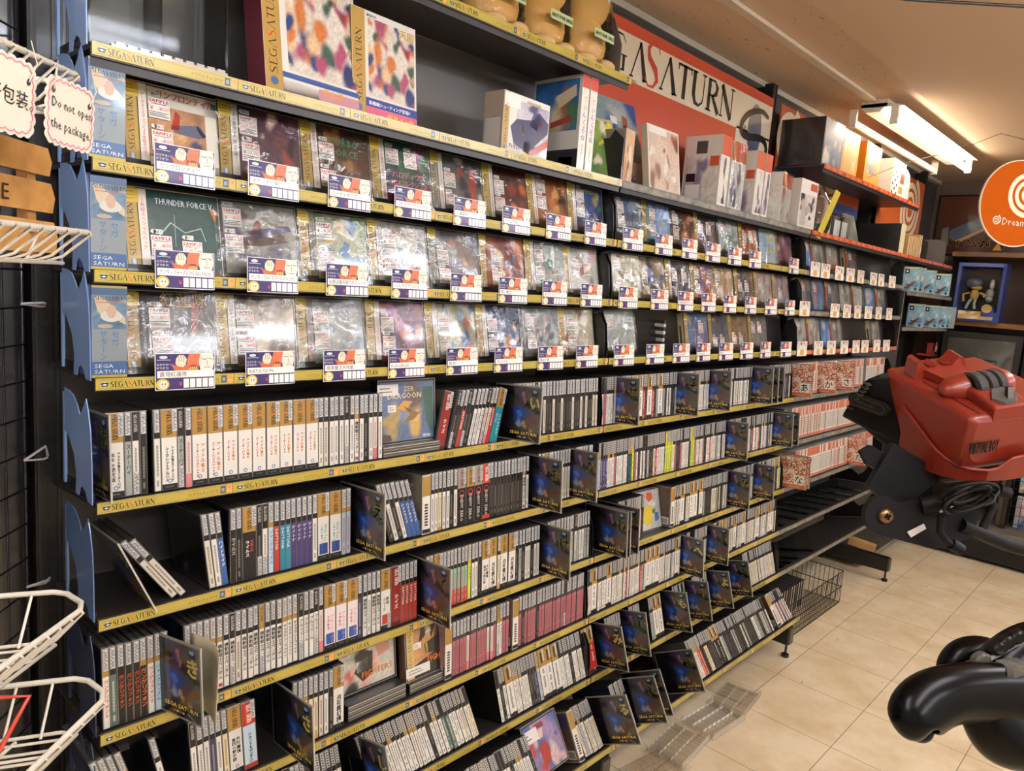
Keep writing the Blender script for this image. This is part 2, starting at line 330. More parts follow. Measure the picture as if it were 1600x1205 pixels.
def shelf(row, bay, x0=None, x1=None, y=None, z=None, depth=.2, kind='yellow', tilt=None, label=None):
    yy, zz = ROWS.get(row, (0, 0)); y = yy if y is None else y; z = zz if z is None else z
    x0 = BAYX[bay]+.004 if x0 is None else x0; x1 = BAYX[bay+1]-.004 if x1 is None else x1
    tl = TILT.get(row, 0) if tilt is None else tilt; dd = POSTY-y-.004 if depth == .2 else depth
    dk = '#2b2724' if row > 1 else '#3a3431'; w = x1-x0
    top = '#35302c' if row > 1 else '#55504b'
    m = MB(); s = -math.tan(radians(tl))*dd; th = .006
    P = [(0,0,-.002),(w,0,-.002),(w,dd,s-.002),(0,dd,s-.002),(0,0,-th-.002),(w,0,-th-.002),(w,dd,s-th-.002),(0,dd,s-th-.002)]
    m.add(P, [[0,1,2,3]], top); m.add(P, [[7,6,5,4],[2,6,7,3],[1,5,6,2],[0,3,7,4]], dk)
    m.box(0, w, -.004, 0, -.0185, 0 if kind in ('yellow','orange') else .0, dk if kind in ('yellow','orange') else '#7d766a', top='#5c5650')
    if kind == 'grey': m.box(0, w, -.0046, -.004, -.015, -.004, '#8d8778')
    if row <= 1: m.box(0, w, .0, .004, -.03, -.018, '#2b2724')
    if row <= 1:
        for i in range(int(w/.2)): m.rect((.1+.2*i, .03, -.0085), Y_, X_, .012, .0015, '#9c9890')
    o = m.build('shelf', STEEL if kind != 'grey' else WORN); o.location = (x0, y, z)
    tag(o, label or f"{'dark steel shelf with yellow rail labels' if kind == 'yellow' else 'worn grey steel shelf' if kind == 'grey' else 'dark steel shelf with orange rail labels'}, {ROWN.get(row, 'small shelf')} of the {BAYN[bay]}", 'shelf', 'steel shelves of the gondola')
    if kind in ('yellow', 'orange'):
        n = int((w+.02)/.2)
        for i in range(n):
            r = link('rail_label', RAIL if kind == 'yellow' else ORAIL, o, (.2*i*(w+.004)/(.2*n)+.001, -.0042, 0))
    # end guards
    if 2 <= row <= 9 and bay < 3:
        for side in (0, 1):
            if bay == 0 and side == 0: continue
            xg = .0005 if side == 0 else w-.0025
            zt = .115
            out = [(.004,.0),(.004,.03),(.012,.085),(.03,zt),(.05,zt-.01),(.075,.05),(.1,.03),(.13,.05),(dd-.005,.06),(dd-.005,s),]
            g = MB(); g.extrude([(xg, a, b+.001) for a, b in out], (.002,0,0), '#161310'); g.build('end_guard', PLAST, o)
    if bay == 0 and (1 <= row <= 9):
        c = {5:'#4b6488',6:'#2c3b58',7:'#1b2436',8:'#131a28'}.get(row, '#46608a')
        c = '#86a4d4' if row < 6 else '#5f7ba8' if row == 6 else '#28344f'  # darker blue on lower rows: their shade is put into the guard colour
        g = MB(); T = .15
        out = [(.002,0),(.004,.06),(.008,.105),(.016,.13),(.026,T),(.04,.133),(.054,.122),(.066,.135),(.082,.146),(.1,.15),(.125,.151),(.125,.088),(.105,.08),(.082,.058),(.072,.03),(.075,0),(.062,0),(.056,.012),(.044,.018),(.03,.012),(.022,0)]
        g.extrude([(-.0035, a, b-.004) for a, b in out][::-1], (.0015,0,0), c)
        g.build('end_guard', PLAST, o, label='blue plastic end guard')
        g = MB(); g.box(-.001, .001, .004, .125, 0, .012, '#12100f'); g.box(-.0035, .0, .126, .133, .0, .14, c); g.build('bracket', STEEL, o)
    return o
for b in range(4):
    for r in ROWS:
        if b == 3 and r not in (1,): continue
        if b == 2 and r == 10: continue
        if b in (1,) and r == 0: continue
        if r == 0 and b == 2: shelf(0, 2, 2.44, 3.66, kind='orange'); continue
        k = 'yellow' if b < 2 else 'grey'
        if b == 1 and r == 1: k = 'grey'
        if b == 2 and r in (1, 4): k = 'orange'
        if b == 3: k = 'orange'
        shelf(r, b, kind=k)
# sloping black riser plates behind the display rows
for b in range(3):
    for r in (2, 3, 4):
        m = MB(); w = BAYX[b+1]-BAYX[b]-.05; ns = 24
        y, z = ROWS[r]
        for i in range(ns): m.box(0, w, i*.0011, i*.0011+.0012, i*.0052, i*.0052+.0045, '#1d1a18')
        m.box(0, w, .03, .033, 0, ns*.0052, '#141210')
        o = m.build('riser_panel', PLAST); o.location = (BAYX[b]+.025, y+.045, z-.001)
        tag(o, f'ribbed black riser panel behind the cases, {ROWN[r]} of the {BAYN[b]}', 'panel', 'black riser panels')
# ================================================================ DISC CASES STORED SPINE OUT
GOLD = '#a9813a'; WHT = '#d9d5ca'; BLK = '#14110f'; GRY = '#8d8b85'
TH, TK = .0104, .0246          # thin and thick case
CH, CD = .125, .142
def body_mesh(t, side='#141a2c', seed=1, art=True):
    m = MB(); e = .0012
    m.box(0, t, .0006, CD, 0, CH, '#191715', left=None, front='#2a2724', top=None)
    m.poly([(0,.0006,CH),(t,.0006,CH),(t,CD,CH),(0,CD,CH)], '#45413c')
    m.rect((0,.0006,CH+.0001), X_, Y_, t, .006, '#77736c'); m.rect((0,.02,CH+.0001), X_, Y_, t*.25, .12, '#3b3835'); m.rect((t*.8,.0,CH+.00015), X_, Y_, t*.2, .142, '#0e0d0c')
    m.disc((t*.5,.07,CH+.0003), X_, Y_, .0011, .0016, '#cfc9bb', 8)
    # clear edges seen round the spine, rim highlights put into their colours
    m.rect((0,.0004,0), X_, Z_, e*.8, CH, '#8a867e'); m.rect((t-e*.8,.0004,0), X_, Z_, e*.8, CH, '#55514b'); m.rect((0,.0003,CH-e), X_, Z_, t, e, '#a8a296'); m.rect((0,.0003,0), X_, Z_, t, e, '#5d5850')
    # cover seen on the side that faces the end of the row
    r = random.Random(seed)
    fn = artfn([side, '#0d0c10', r.choice(['#6b4f38','#30405e','#6c6a62','#4a2626']), r.choice(['#8a7a5c','#23345c'])], seed, 4)
    m.sgrid((-.0001,CD-.004,.003), (0,-1,0), Z_, CD-.01, CH-.006, 8, 8, fn)
    m.rect((-.00005,CD,0), (0,-1,0), Z_, CD, CH, '#57534c')
    return m.mesh('disc_case', PLAST)
def spine_mesh(t, st):
    m = MB(); e = .0011; w = t-2*e; y = -.0001; top = st.get('top', BLK); c = st.get('c', WHT); tx = st.get('tx', '#1b1815')
    m.rect((e,y,.0012), X_, Z_, w, CH-.0024, c)
    hz = st.get('h', .34)*CH
    m.rect((e,y-.00008,CH-.0014-hz), X_, Z_, w, hz, top)
    logo = st.get('logo', '#2b2008' if top not in (BLK,) else '#d8d4c8')
    ex, ey = (0,0,-1), X_                                              # reads downwards
    thick = t > .015
    s = .0085 if thick else .0048
    L = .031 if thick else .024
    xx = t/2-s*.42
    if top not in (None, c): m.serif('SEGASATURN', (xx, y-.0002, CH-.0065 if thick else CH-.005), ex, ey, s, logo, red=4 if thick else -1, sq=L/(6.9*s*.95), grow=.15)
    if thick: m.disc((t/2,y-.0002,CH-.0045), X_, Z_, .0022, .0017, '#3c5f8c', 10)
    body = CH-.0014-hz-.004
    if thick:
        m.rect((e,y-.0001,.0012), X_, Z_, w, .0085, st.get('foot', BLK))
        if st.get('foot', BLK) == BLK: m.text('T-SATURN', (t*.22,y-.0002,.0042), X_, Z_, .0032, '#9a968c', width=t*.5)
        body -= .01
    if 'blk' in st: m.rect((e,y-.00012,body*st['blk'][0]), X_, Z_, w, body*(st['blk'][1]-st['blk'][0]), st['blk'][2])
    tt = st.get('t', '')
    if tt:
        cols = tt.split('|'); n = len(cols)
        for i, q in enumerate(cols):
            q, _, cc = q.partition('#'); cc = '#'+cc if cc else tx
            sz = st.get('s', (.0102 if thick else .0074)/(1 if n == 1 else 1.45 if i == n-1 or n > 2 else 1.35)); cx = t/2+(n-1)/2*sz*1.1-i*sz*1.1 if n > 1 else t/2
            for bo in (0, sz*.05) if thick else (0, sz*.04):
                if all(ord(k) < 255 for k in q): m.text(q, (cx-sz*.36+bo, y-.0003-bo*.1, body), ex, ey, sz, cc, width=body*.88)
                else: m.textv(q, (cx+bo, y-.0003-bo*.1, body-bo), X_, Z_, sz, cc, height=body*st.get('f', .8))
    if st.get('mark'): k = st['mark']; m.rect((e+w*.12,y-.0003,.0115 if thick else .004), X_, Z_, w*.76, w*.9 if thick else .006, k)
    if thick and st.get('ring', 1) and not st.get('mark'): m.disc((t/2,y-.0004,.0145), X_, Z_, .0032, .0032, '#3f6aa8', 12); m.disc((t/2,y-.0005,.0145), X_, Z_, .002, .002, c, 12)
    if 'circ' in st: m.line2([(t/2+.0065*cos(a*.5), CH*.55+.0075*sin(a*.5)) for a in range(12)], (0,y-.0004,0), X_, Z_, .0016, st['circ'], True)
    if not thick and not tt:
        m.rect((t*.35,y-.0002,.008), X_, Z_, t*.3, body*.12, lerp(hx(c), hx(tx), .6)); m.rect((t*.35,y-.0002,body*.3), X_, Z_, t*.3, body*.62, lerp(hx(c), hx(tx), .55))
        for k in range(9): m.rect((t*.33,y-.00025,body*(.32+.065*k)), X_, Z_, t*.34, body*.008, c)
    return m.mesh('spine_card', PAPER)
def sticker_mesh(t, low=False):
    m = MB(); w = min(t*.72, .0078); x = t-w-.0002 if t > .015 else (t-w)/2
    z0 = .002 if low else CH-.0345; h = .033
    m.rect((x,-.0008,z0), X_, Z_, w, h, '#c9c9c6')
    m.line2([(x+.0006,z0+.0006),(x+w-.0006,z0+.0006),(x+w-.0006,z0+h-.0006),(x+.0006,z0+h-.0006)], (0,-.0009,0), X_, Z_, .0004, '#44423e', True)
    r = random.Random(3)
    for k in range(16):
        z = z0+.0022+k*.0018
        if z < z0+h-.003: m.rect((x+.0012+(.001 if k % 3 else 0),-.0009,z), X_, Z_, (w-.0024)*r.uniform(.4, 1), .0009, '#34322f')
    return m.mesh('barcode_sticker', PAPER)
ST = {  # spine styles: thick ones start with a capital
 'A': dict(t='アイドル雀士スーチーパイ|めちゃ限定版', top=GOLD, d='gold-and-white boxed'), 'B': dict(t='アイドル雀士スーチーパイ|シークレットアルバム', top=GOLD, d='gold-and-white boxed'),
 'C': dict(t='アイドル雀士#c9803c|スーチーパイスペシャル#c0395c', top=GOLD, d='white pink-lettered boxed'), 'D': dict(t='アイドル雀士#c9803c|スーチーパイⅡ#cf4a62', top=GOLD, f=.5, d='white pink-lettered boxed'),
 'E': dict(t='VIRUS#d9583c|ウイルス#e8e4da', top=GOLD, c='#121010', foot='#121010', d='red-lettered black boxed', ring=0), 'F': dict(t='With You|〜みつめていたい〜', tx='#2f8f9a', top=GOLD, mark='#27408c', d='teal-lettered white boxed'),
 'G': dict(t='ウルトラマン#b32a20|光の巨人伝説', top=GOLD, c='#c3ccd0', tx='#b5453a', mark='#b7372c', d='red-lettered pale boxed'),
 'H': dict(t='ENEMY ZERO', tx='#cfc8bd', top=GOLD, c='#100e0e', foot='#100e0e', circ='#c23c2c', ring=0, d='gold-topped black'), 'Hp': dict(t='ENEMY ZERO', tx='#cfc8bd', top='#a08c84', c='#100e0e', foot='#100e0e', circ='#c23c2c', ring=0, d='pinkish-topped black'),
 'Hr': dict(t='ENEMY ZERO', tx='#cfc8bd', top='#c93c22', c='#100e0e', foot='#c93c22', circ='#c23c2c', ring=0, logo='#f0e8dc', d='red-topped black'),
 'I': dict(t='プルミエール2#d08aa0|ときめき#c04a60', top=GOLD, c='#ddd2cc', mark='#2a55a0', d='pale pink boxed'), 'J': dict(t='天外魔境|第四の黙示録', top=GOLD, d='gold-and-white boxed'),
 'K': dict(t='月花霧幻譚', s=.011, top=GOLD, d='gold-and-white boxed'), 'L': dict(t='ハルント&ロンダー', s=.011, top='#bb3020', c='#bcd2dc', foot='#b03424', logo='#f0e8dc', d='red-and-blue boxed'),
 'M': dict(t='ロマンシア|伝説', top=GOLD, c='#b7261c', tx='#f2dfd2', foot='#b7261c', d='red boxed'), 'N': dict(t='スペシャルⅡ|Special', top=GOLD, c='#1b8c96', tx='#dfe9e6', foot='#1b8c96', d='teal boxed'),
 'O': dict(t='ワンダイブ', top=GOLD, c='#ddd8cc', d='gold-and-cream boxed'), 'P': dict(t='クイズ', c='#8b1f1a', top='#7b1d18', tx='#e8d8c8', foot='#5b1410', logo='#e8d8c8', d='dark red boxed'), 'Q': dict(t='熱血|シリーズ', top=GOLD, mark='#b7372c', d='gold-and-white boxed'),
 'w': dict(t='機動戦士ガンダム', d='white'), 'v': dict(t='プルミエール', d='white'), 'x': dict(d='white'), 'y': dict(c='#cfc7b2', d='cream'), 'b': dict(c='#171412', tx='#8f8b82', d='black'), 'B1': dict(c='#171412', tx='#cfc8bd', t='ウイルス', d='black', thin=1),
 'k': dict(c='#24201c', tx='#6c6559', top='#1c1916', d='dark brown'), 'g': dict(c='#9aa098', tx='#3a403c', t='スーチーパイ', d='grey'), 'p': dict(c='#cfc4b8', tx='#a8404c', blk=(0,.28,'#d7767a'), d='pink-and-white'),
 'q': dict(c='#b0646a', tx='#5c2a30', top='#3f3836', d='dusty pink'), 'r': dict(c='#b7362a', tx='#e8dccd', t='DAYTONA', d='red'), 't': dict(c='#237f93', tx='#cfe0e0', t='DAYTONA', d='teal'), 'u': dict(c='#40366c', tx='#d0c8e0', t='デイトナ', d='purple'),
 'n': dict(c='#2c5c9c', tx='#e0e4e8', t='ハイドライド', d='blue'), 'l': dict(c='#a7b8c4', tx='#a04030', top=GOLD, d='light blue'), 'G1': dict(c='#d6d2c6', t='機動戦士ガンダム', top=GOLD, mark='#c93c2c', d='gold-and-white', thin=1),
 'o': dict(c='#16110f', tx='#d0572c', t='ガングリフォン', d='orange-lettered black'), 'a': dict(c='#d9c9a2', tx='#6b4a24', blk=(0,.1,'#e09a38'), d='cream-and-orange'), 's': dict(c='#c8d83a', top='#c9b830', tx='#7a2a20', t='レリクス', d='yellow'), 'e': dict(c='#8fae9c', tx='#b84030', blk=(0,.45,'#c04838'), d='green and red'),
 'O1': dict(c='#131010', t='ガングリフォン', tx='#e0762c', top=GOLD, d='gold-topped black', thin=1, s=.0095), 'W1': dict(c='#dcd8cc', t='ガングリフォンⅡ', tx='#cc5a2c', top=GOLD, d='orange-lettered white', thin=1), 'L1': dict(c='#b8cbd4', t='ジャングルリズム', tx='#4f7f9c', top=GOLD, d='light blue', thin=1),
 'd': dict(c='#3c3a52', tx='#a8a8c0', d='slate'), 'h': dict(c='#5c6f62', tx='#c8d0c0', d='green'), 'm': dict(c='#17212b', tx='#4e9cb8', top=GOLD, t='クライマ', d='blue-lettered black'), 'V1': dict(c='#d8d3c6', tx='#2a2622', top=GOLD, t='ギャラクシーファイト', d='gold-and-white', thin=1), 'R1': dict(c='#c8452a', tx='#f0e0c8', top=GOLD, d='orange red', thin=1), 'P1': dict(c='#d4628c', tx='#f0e0e8', top=GOLD, d='bright pink', thin=1),
}
def isthick(k): return k[0].isupper() and not ST[k].get('thin')
_CM = {}
def case_parts(k, low=False, nost=False):
    key = (k, low, nost)
    if key in _CM: return _CM[key]
    t = TK if isthick(k) else TH
    bk = ('body', t, len(k) % 2+ord(k[0]) % 3)
    if bk not in _CM: _CM[bk] = body_mesh(t, ['#141a2c','#1c1512','#5d564c'][ord(k[0]) % 3], ord(k[0]) % 7)
    sk = ('sp', k)
    if sk not in _CM: _CM[sk] = spine_mesh(t, ST[k])
    tk = ('st', t, low)
    if tk not in _CM: _CM[tk] = sticker_mesh(t, low)
    _CM[key] = (_CM[bk], _CM[sk], None if nost else _CM[tk], t); return _CM[key]
PROTO = {}
NSING = [0]; LIMIT = 298
MASS = MB()
def mass_case(x, y, z, k, lean, tilt, dx=0):
    st = ST[k]; t = TK if isthick(k) else TH
    M = Matrix.Translation((x, y, z)) @ Matrix.Rotation(radians(-tilt), 4, 'X') @ Matrix.Rotation(radians(-lean), 4, 'Y')
    m = MASS; m.M = M; r = R; e = .0009
    m.box(0, t, 0, CD, 0, CH, '#1b1917', left=r.choice(['#1c2233','#221d1a','#4b463f','#16130f','#70695c']), bottom=None, front='#6a665e', top='#24211f')
    m.rect((0,-.0001,CH-.0012), X_, Z_, t, .0012, '#a29c90'); m.rect((0,.0,CH+.0001), X_, Y_, t, .005, '#6d6962'); m.disc((t*.5,.07,CH+.0003), X_, Y_, .0011, .0016, '#bfb9ab', 6)  # pale top rim: the lit edge is painted on
    c = st.get('c', WHT); tp = st.get('top', BLK); hz = .34*CH
    m.rect((e,-.0002,.001), X_, Z_, t-2*e, CH-.003-hz, c); m.rect((e,-.0002,CH-.002-hz), X_, Z_, t-2*e, hz, tp)
    tx = st.get('tx', '#1b1815')
    tc = lerp(hx(c), hx(tx), .72); q = .074; q1 = r.uniform(.012, .035)
    while q > q1: hh = r.uniform(.0022, .0052); m.rect((t*r.uniform(.34,.4),-.0003,q-hh), X_, Z_, t*r.uniform(.2,.3), hh, tc); q -= hh+r.uniform(.0006,.0016)+(.006 if r.random() < .1 else 0)
    m.rect((t*.36,-.0003,.005), X_, Z_, t*.26, .006, tc)
    if t < .015 and r.random() < .85: m.rect((t*.16,-.0004,CH-.034), X_, Z_, t*.68, .032, '#b9b8b4'); [m.rect((t*.26,-.0005,CH-.032+.005*i), X_, Z_, t*.45, .0026, '#45433f') for i in range(6)]
    elif t > .015:
        m.rect((t*.35,-.0003,CH-.036), X_, Z_, t*.3, .028, '#4a3510'); m.rect((t*.7,-.0004,CH-.032), X_, Z_, t*.24, .03, '#b9b8b4'); m.rect((e,-.0003,.001), X_, Z_, t-2*e, .008, BLK)
    m.M = None
def place_case(x, row, k, lean, n, ref, group, single=True, low=False, nost=False, jy=0, jz=0, tl=None):
    y, z = ROWS[row]; tilt = TILT.get(row, 0) if tl is None else tl
    y += .006+jy; z += .0005+jz
    if not single: mass_case(x, y, z, k, lean, tilt); return
    NSING[0] += 1
    b, s, t_, t = case_parts(k, low, nost)
    th = 'thick ' if isthick(k) else 'thin '
    lab = f"{th}{ST[k]['d']} disc case, {nth(n)} {ref}"
    rot = (radians(-tilt), radians(-lean), 0)
    key = (k, low, nost)
    if key not in PROTO:
        o = link('disc_case', b, None, (x, y, z), rot); o.rotation_mode = 'XYZ'
        link('spine_card', s, o)
        if t_: link('barcode_sticker', t_, o)
        tag(o, lab, 'game case', group); PROTO[key] = o
    else: dup(PROTO[key], (x, y, z), rot, lab, group)
# sequences: 'x0 lean tokens...' ; token = style or style*n ; '_mm' leaves a gap
def run(row, x0, x1, seq, ref, lean=0, single=True, fill='x', start=1, bay='near bay'):
    toks = []
    for tk in seq.split():
        k, _, n = tk.partition('*'); toks += [k]*int(n or 1)
    x = x0; n = start; i = 0; sx = 1/math.cos(radians(lean))
    grp = f'disc cases stored spine out on the {ROWN[row]}'
    while True:
        if i < len(toks): k = toks[i]
        else:
            if fill is None: break
            k = R.choice(fill.split())
        i += 1
        if k[0] == '_': x += float(k[1:])/1000; continue
        t = (TK if isthick(k) else TH)*sx
        if x+t > x1+.004: break
        place_case(x, row, k, lean+R.uniform(-.3,.3), n, ref, grp, single and NSING[0] < LIMIT, low=R.random() < .06, nost=(isthick(k) and R.random() < .25), jy=R.uniform(-.001,.0016), jz=0)
        x += t+.0003; n += 1
    return x
ORD = ['x*2 b g', 'x']
# ---- near bay
run(5, .021, .512, 'A g x b _9 x B g p C*2 D*7 x y x*5 G1 x b x p x y', 'from the near end, top browsing shelf')
run(5, .64, .71, 'P', 'leaning beside the dragon game', lean=-12, fill=None)
run(5, .672, .84, 'b k r b b x x v p p r N', 'leaning before the i divider, top browsing shelf', lean=-15, fill=None)
run(5, .872, 1.19, 'H Hp b k b b k y k b y k b y k k b y k b y k y b b', 'after the i divider, top browsing shelf', fill='b k y')
run(6, .113, .14, 'y y', 'of the steeply leaning pair, second browsing shelf', lean=36, fill=None)
run(6, .172, .212, 'y x n', 'leaning after the steep pair, second browsing shelf', lean=6, fill=None)
run(6, .207, .455, 'B1 b E b x L1 r t t u u u u x F*2 l l G', 'from the upright black pair, second browsing shelf', fill=None)
run(6, .535, .618, 'b x b x n n n l', 'leaning after the e divider, second browsing shelf', lean=17, fill=None)
run(6, .636, .945, 'x x a x x b x Hp H Hp Hr k b k b k k b k b k G1 x x', 'from the brown-sided case, second browsing shelf', fill='k b x')
run(6, .972, 1.09, 'G1 V1 O x y l g', 'after the o divider, second browsing shelf', fill='x y')
run(6, 1.113, 1.19, 'V1 G1 x u', 'after the ka divider, second browsing shelf', fill='x u l')
run(7, .012, .112, 'W1 h o o o O1 W1 L1 L1', 'from the near end, third browsing shelf', fill=None)
run(7, .132, .61, 'x a G1*4 w*2 y w*2 w G1 w*3 V1*3 v*4 p I*3 d w x w*2 Q P', 'after the ki divider, third browsing shelf', fill='r')
run(7, .632, .995, 's W1 K x a e*5 s x x k J K a K K b', 'after the ku divider, third browsing shelf', fill='b x g')
run(7, 1.02, 1.19, 'V1*2 R1 P1 g x x r x g x', 'after the ke divider, third browsing shelf', fill='x g b')
run(8, .03, .075, 'x G1 x V1', 'leaning from the near end, fourth browsing shelf', lean=17, fill=None)
run(8, .105, .118, 'x', 'alone before the brown-sided case, fourth browsing shelf', lean=12, fill=None)
run(8, .148, .305, 'x x x I1 x a J L'.replace('I1', 'd'), 'from the brown-sided case, fourth browsing shelf', lean=3, fill=None)
run(8, .33, .45, 'x x V1 a a y x b K', 'after the sa divider, fourth browsing shelf', fill=None)
run(8, .72, .905, 'q q q q p q q q q q p p q V1 V1', 'of the dusty pink run, fourth browsing shelf', fill='q')
run(8, .935, 1.19, 'q b q q q q b q q q q q q q q q q q q', 'of the second dusty pink run, fourth browsing shelf', fill='q')
MIX = 'x y x w V1 b g x a k l v q x'
n0 = NSING[0]
run(9, .30, .44, 'b k r x r b n', 'before the shi divider, fifth browsing shelf', fill='b x', lean=3)
# ---- everything further off or lower down is one collective mesh
run(9, .50, .80, 'x V1 V1 G1 x x V1 x x x V1 V1 V1 x x b x G1 x h h x x x', '', lean=14, single=False, fill=MIX)
run(9, .87, 1.20, 'x b x J V1 V1 V1 x x b b d l J J J x x x', '', single=False, lean=4, fill='x y x b x J')
run(9, 1.2, 1.262, 'M M', '', single=False, fill='M', lean=4)
run(10, .70, .93, '', '', single=False, fill='x y b V1 l x', lean=6)
run(10, 1.09, 1.165, '', '', single=False, fill='l x a x', lean=5)
run(10, 1.25, 1.31, '', '', single=False, fill='n x l', lean=3)
run(10, 1.66, 2.20, 'a a V1 V1 R1 R1 k k a a k k k H H', '', single=False, fill='k y x k g k', lean=8)
run(10, 2.26, 2.36, 'y x q x d', '', single=False, fill='y x q', lean=14)
def fillrow(row, segs):
    for a, b, f, *l in segs: run(row, a, b, '', '', single=False, fill=f, lean=l[0] if l else 0)
fillrow(5, [(1.205,1.268,'l q l x'),(1.295,1.575,'r x k O x b g x g'),(1.6,1.77,'x V1 l x g'),(1.8,2.07,'y x g x x k'),(2.20,2.39,'d n b x')])
fillrow(6, [(1.21,1.25,'u l'),(1.25,1.91,'x m x y s x x r w g x V1 b x q'),(1.935,2.28,'r r x y g V1 d x'),(2.37,2.39,'x')])
fillrow(7, [(1.32,1.45,'V1 n x b G1 p'),(1.62,1.97,'y k a y K x k g'),(2.0,2.16,'k g y'),(2.19,2.27,'x y b'),(2.27,2.39,'s y g b')])
fillrow(8, [(1.205,1.69,'x J x g p x r J V1 x y'),(1.72,1.74,'y'),(1.77,1.86,'g y V1'),(1.92,2.39,'V1 y a x g J y x')])
fillrow(9, [(1.30,1.38,'x b g x'),(1.42,1.47,'x b'),(1.52,1.61,'g x J O O'),(1.66,1.74,'x b'),(1.78,1.88,'y x b'),(2.14,2.39,'y x y a')])
o = MASS.build('disc_case', PAPER); o['kind'] = 'stuff'; tag(o, 'hundreds of further disc cases standing in the middle bay and along the two lowest shelves', 'game cases')
print('single cases', NSING[0])
def side_cover(row, x, pal, seed, lab, items, t=TK, lean=0, barcode=True):
    y, z = ROWS[row]; m = MB(); tl = TILT[row]
    m.box(0, t, .0, CD, 0, CH, '#4a453e', left='#8c8578', front='#b5ae9f', top='#4a4640'); o = m.build('disc_case', PLAST); o.location = (x, y+.004, z+.0005); o.rotation_euler = (radians(-tl), radians(-lean), 0)
    tag(o, lab, 'game case', f'disc cases stored spine out on the {ROWN[row]}')
    m = MB(); m.sgrid((-.0004, CD-.004, .004), DVX, Z_, CD-.008, CH-.008, 14, 14, artfn(pal, seed, 6))
    for c, a0, b0, a1, b1 in items: m.rect((-.0008, CD-a0*CD, b0*CH), DVX, Z_, (a1-a0)*CD, (b1-b0)*CH, c)
    if barcode: m.rect((-.0009,.034,.008), DVX, Z_, .028, .022, '#d8d2c4'); [m.rect((-.001,.032-.0016*k,.011), DVX, Z_, .0009, .016, '#1c1a18') for k in range(14)]
    m.build('back_cover', GLOSS, o)
    m = MB(); m.rect((.001,-.0003,.003), X_, Z_, t-.002, CH-.006, WHT); m.rect((.001,-.0005,CH*.64), X_, Z_, t-.002, CH*.33, GOLD); m.rect((.001,-.0005,.003), X_, Z_, t-.002, .008, BLK)
    for k in range(8): m.rect((t*.3,-.0005,.06-.006*k), X_, Z_, t*.4, .004, '#3a3630')
    m.build('spine_card', PAPER, o)
side_cover(6, .612, ['#8a8472','#9c9684','#6a6454'], 3, 'beige-backed disc case with two dark screenshots, second browsing shelf', [('#3c2a24',.3,.5,.62,.74),('#4a3028',.3,.2,.62,.44),('#c0b8a4',.3,.78,.8,.82)], t=.022)
side_cover(8, .697, ['#b07c7c','#c08a88','#8a5c60'], 8, 'pink-backed disc case with a dark red emblem, fourth browsing shelf', [('#4a1c20',.08,.6,.4,.92),('#16120f',0.02,0.02,.98,.24),('#d8c8c0',.5,.55,.7,.7),('#d8c8c0',.5,.3,.7,.45),('#c03c3c',.75,.4,.8,.9),('#b88a3c',.72,.03,.95,.2)], t=.02)
side_cover(8, .912, ['#a87478','#8a5a5c','#5a3a38'], 9, 'dusty pink-backed disc case starting the second pink run, fourth browsing shelf', [('#1a1412',.02,.02,.98,.26)], t=.02)
side_cover(7, 1.595, ['#4a382c','#6a4a38','#2c221c'], 5, 'brown-backed disc case with barcode beside the puzzle cover, third browsing shelf', [('#8a6a4a',.1,.4,.5,.9)], t=.02)
side_cover(8, 1.892, ['#2a221e','#4a382c','#1c1814'], 15, 'dark-backed disc case after the ma divider, fourth browsing shelf', [('#6a3c2c',.2,.2,.5,.5)], t=.02)
side_cover(10, 1.063, ['#4a3830','#6a4a3c','#3c3450','#8a5c48'], 25, 'dark crowd-picture disc case before the ru divider, bottom browsing shelf', [('#2a2438',.1,.3,.4,.6),('#b84a3c',.3,.3,.5,.36)], t=.02)
side_cover(10, 2.232, ['#5a4030','#3c2c24','#7a5840'], 35, 'brown picture disc case near the far end, bottom browsing shelf', [('#d8d0c0',.3,.05,.6,.15)], t=.02, lean=12)
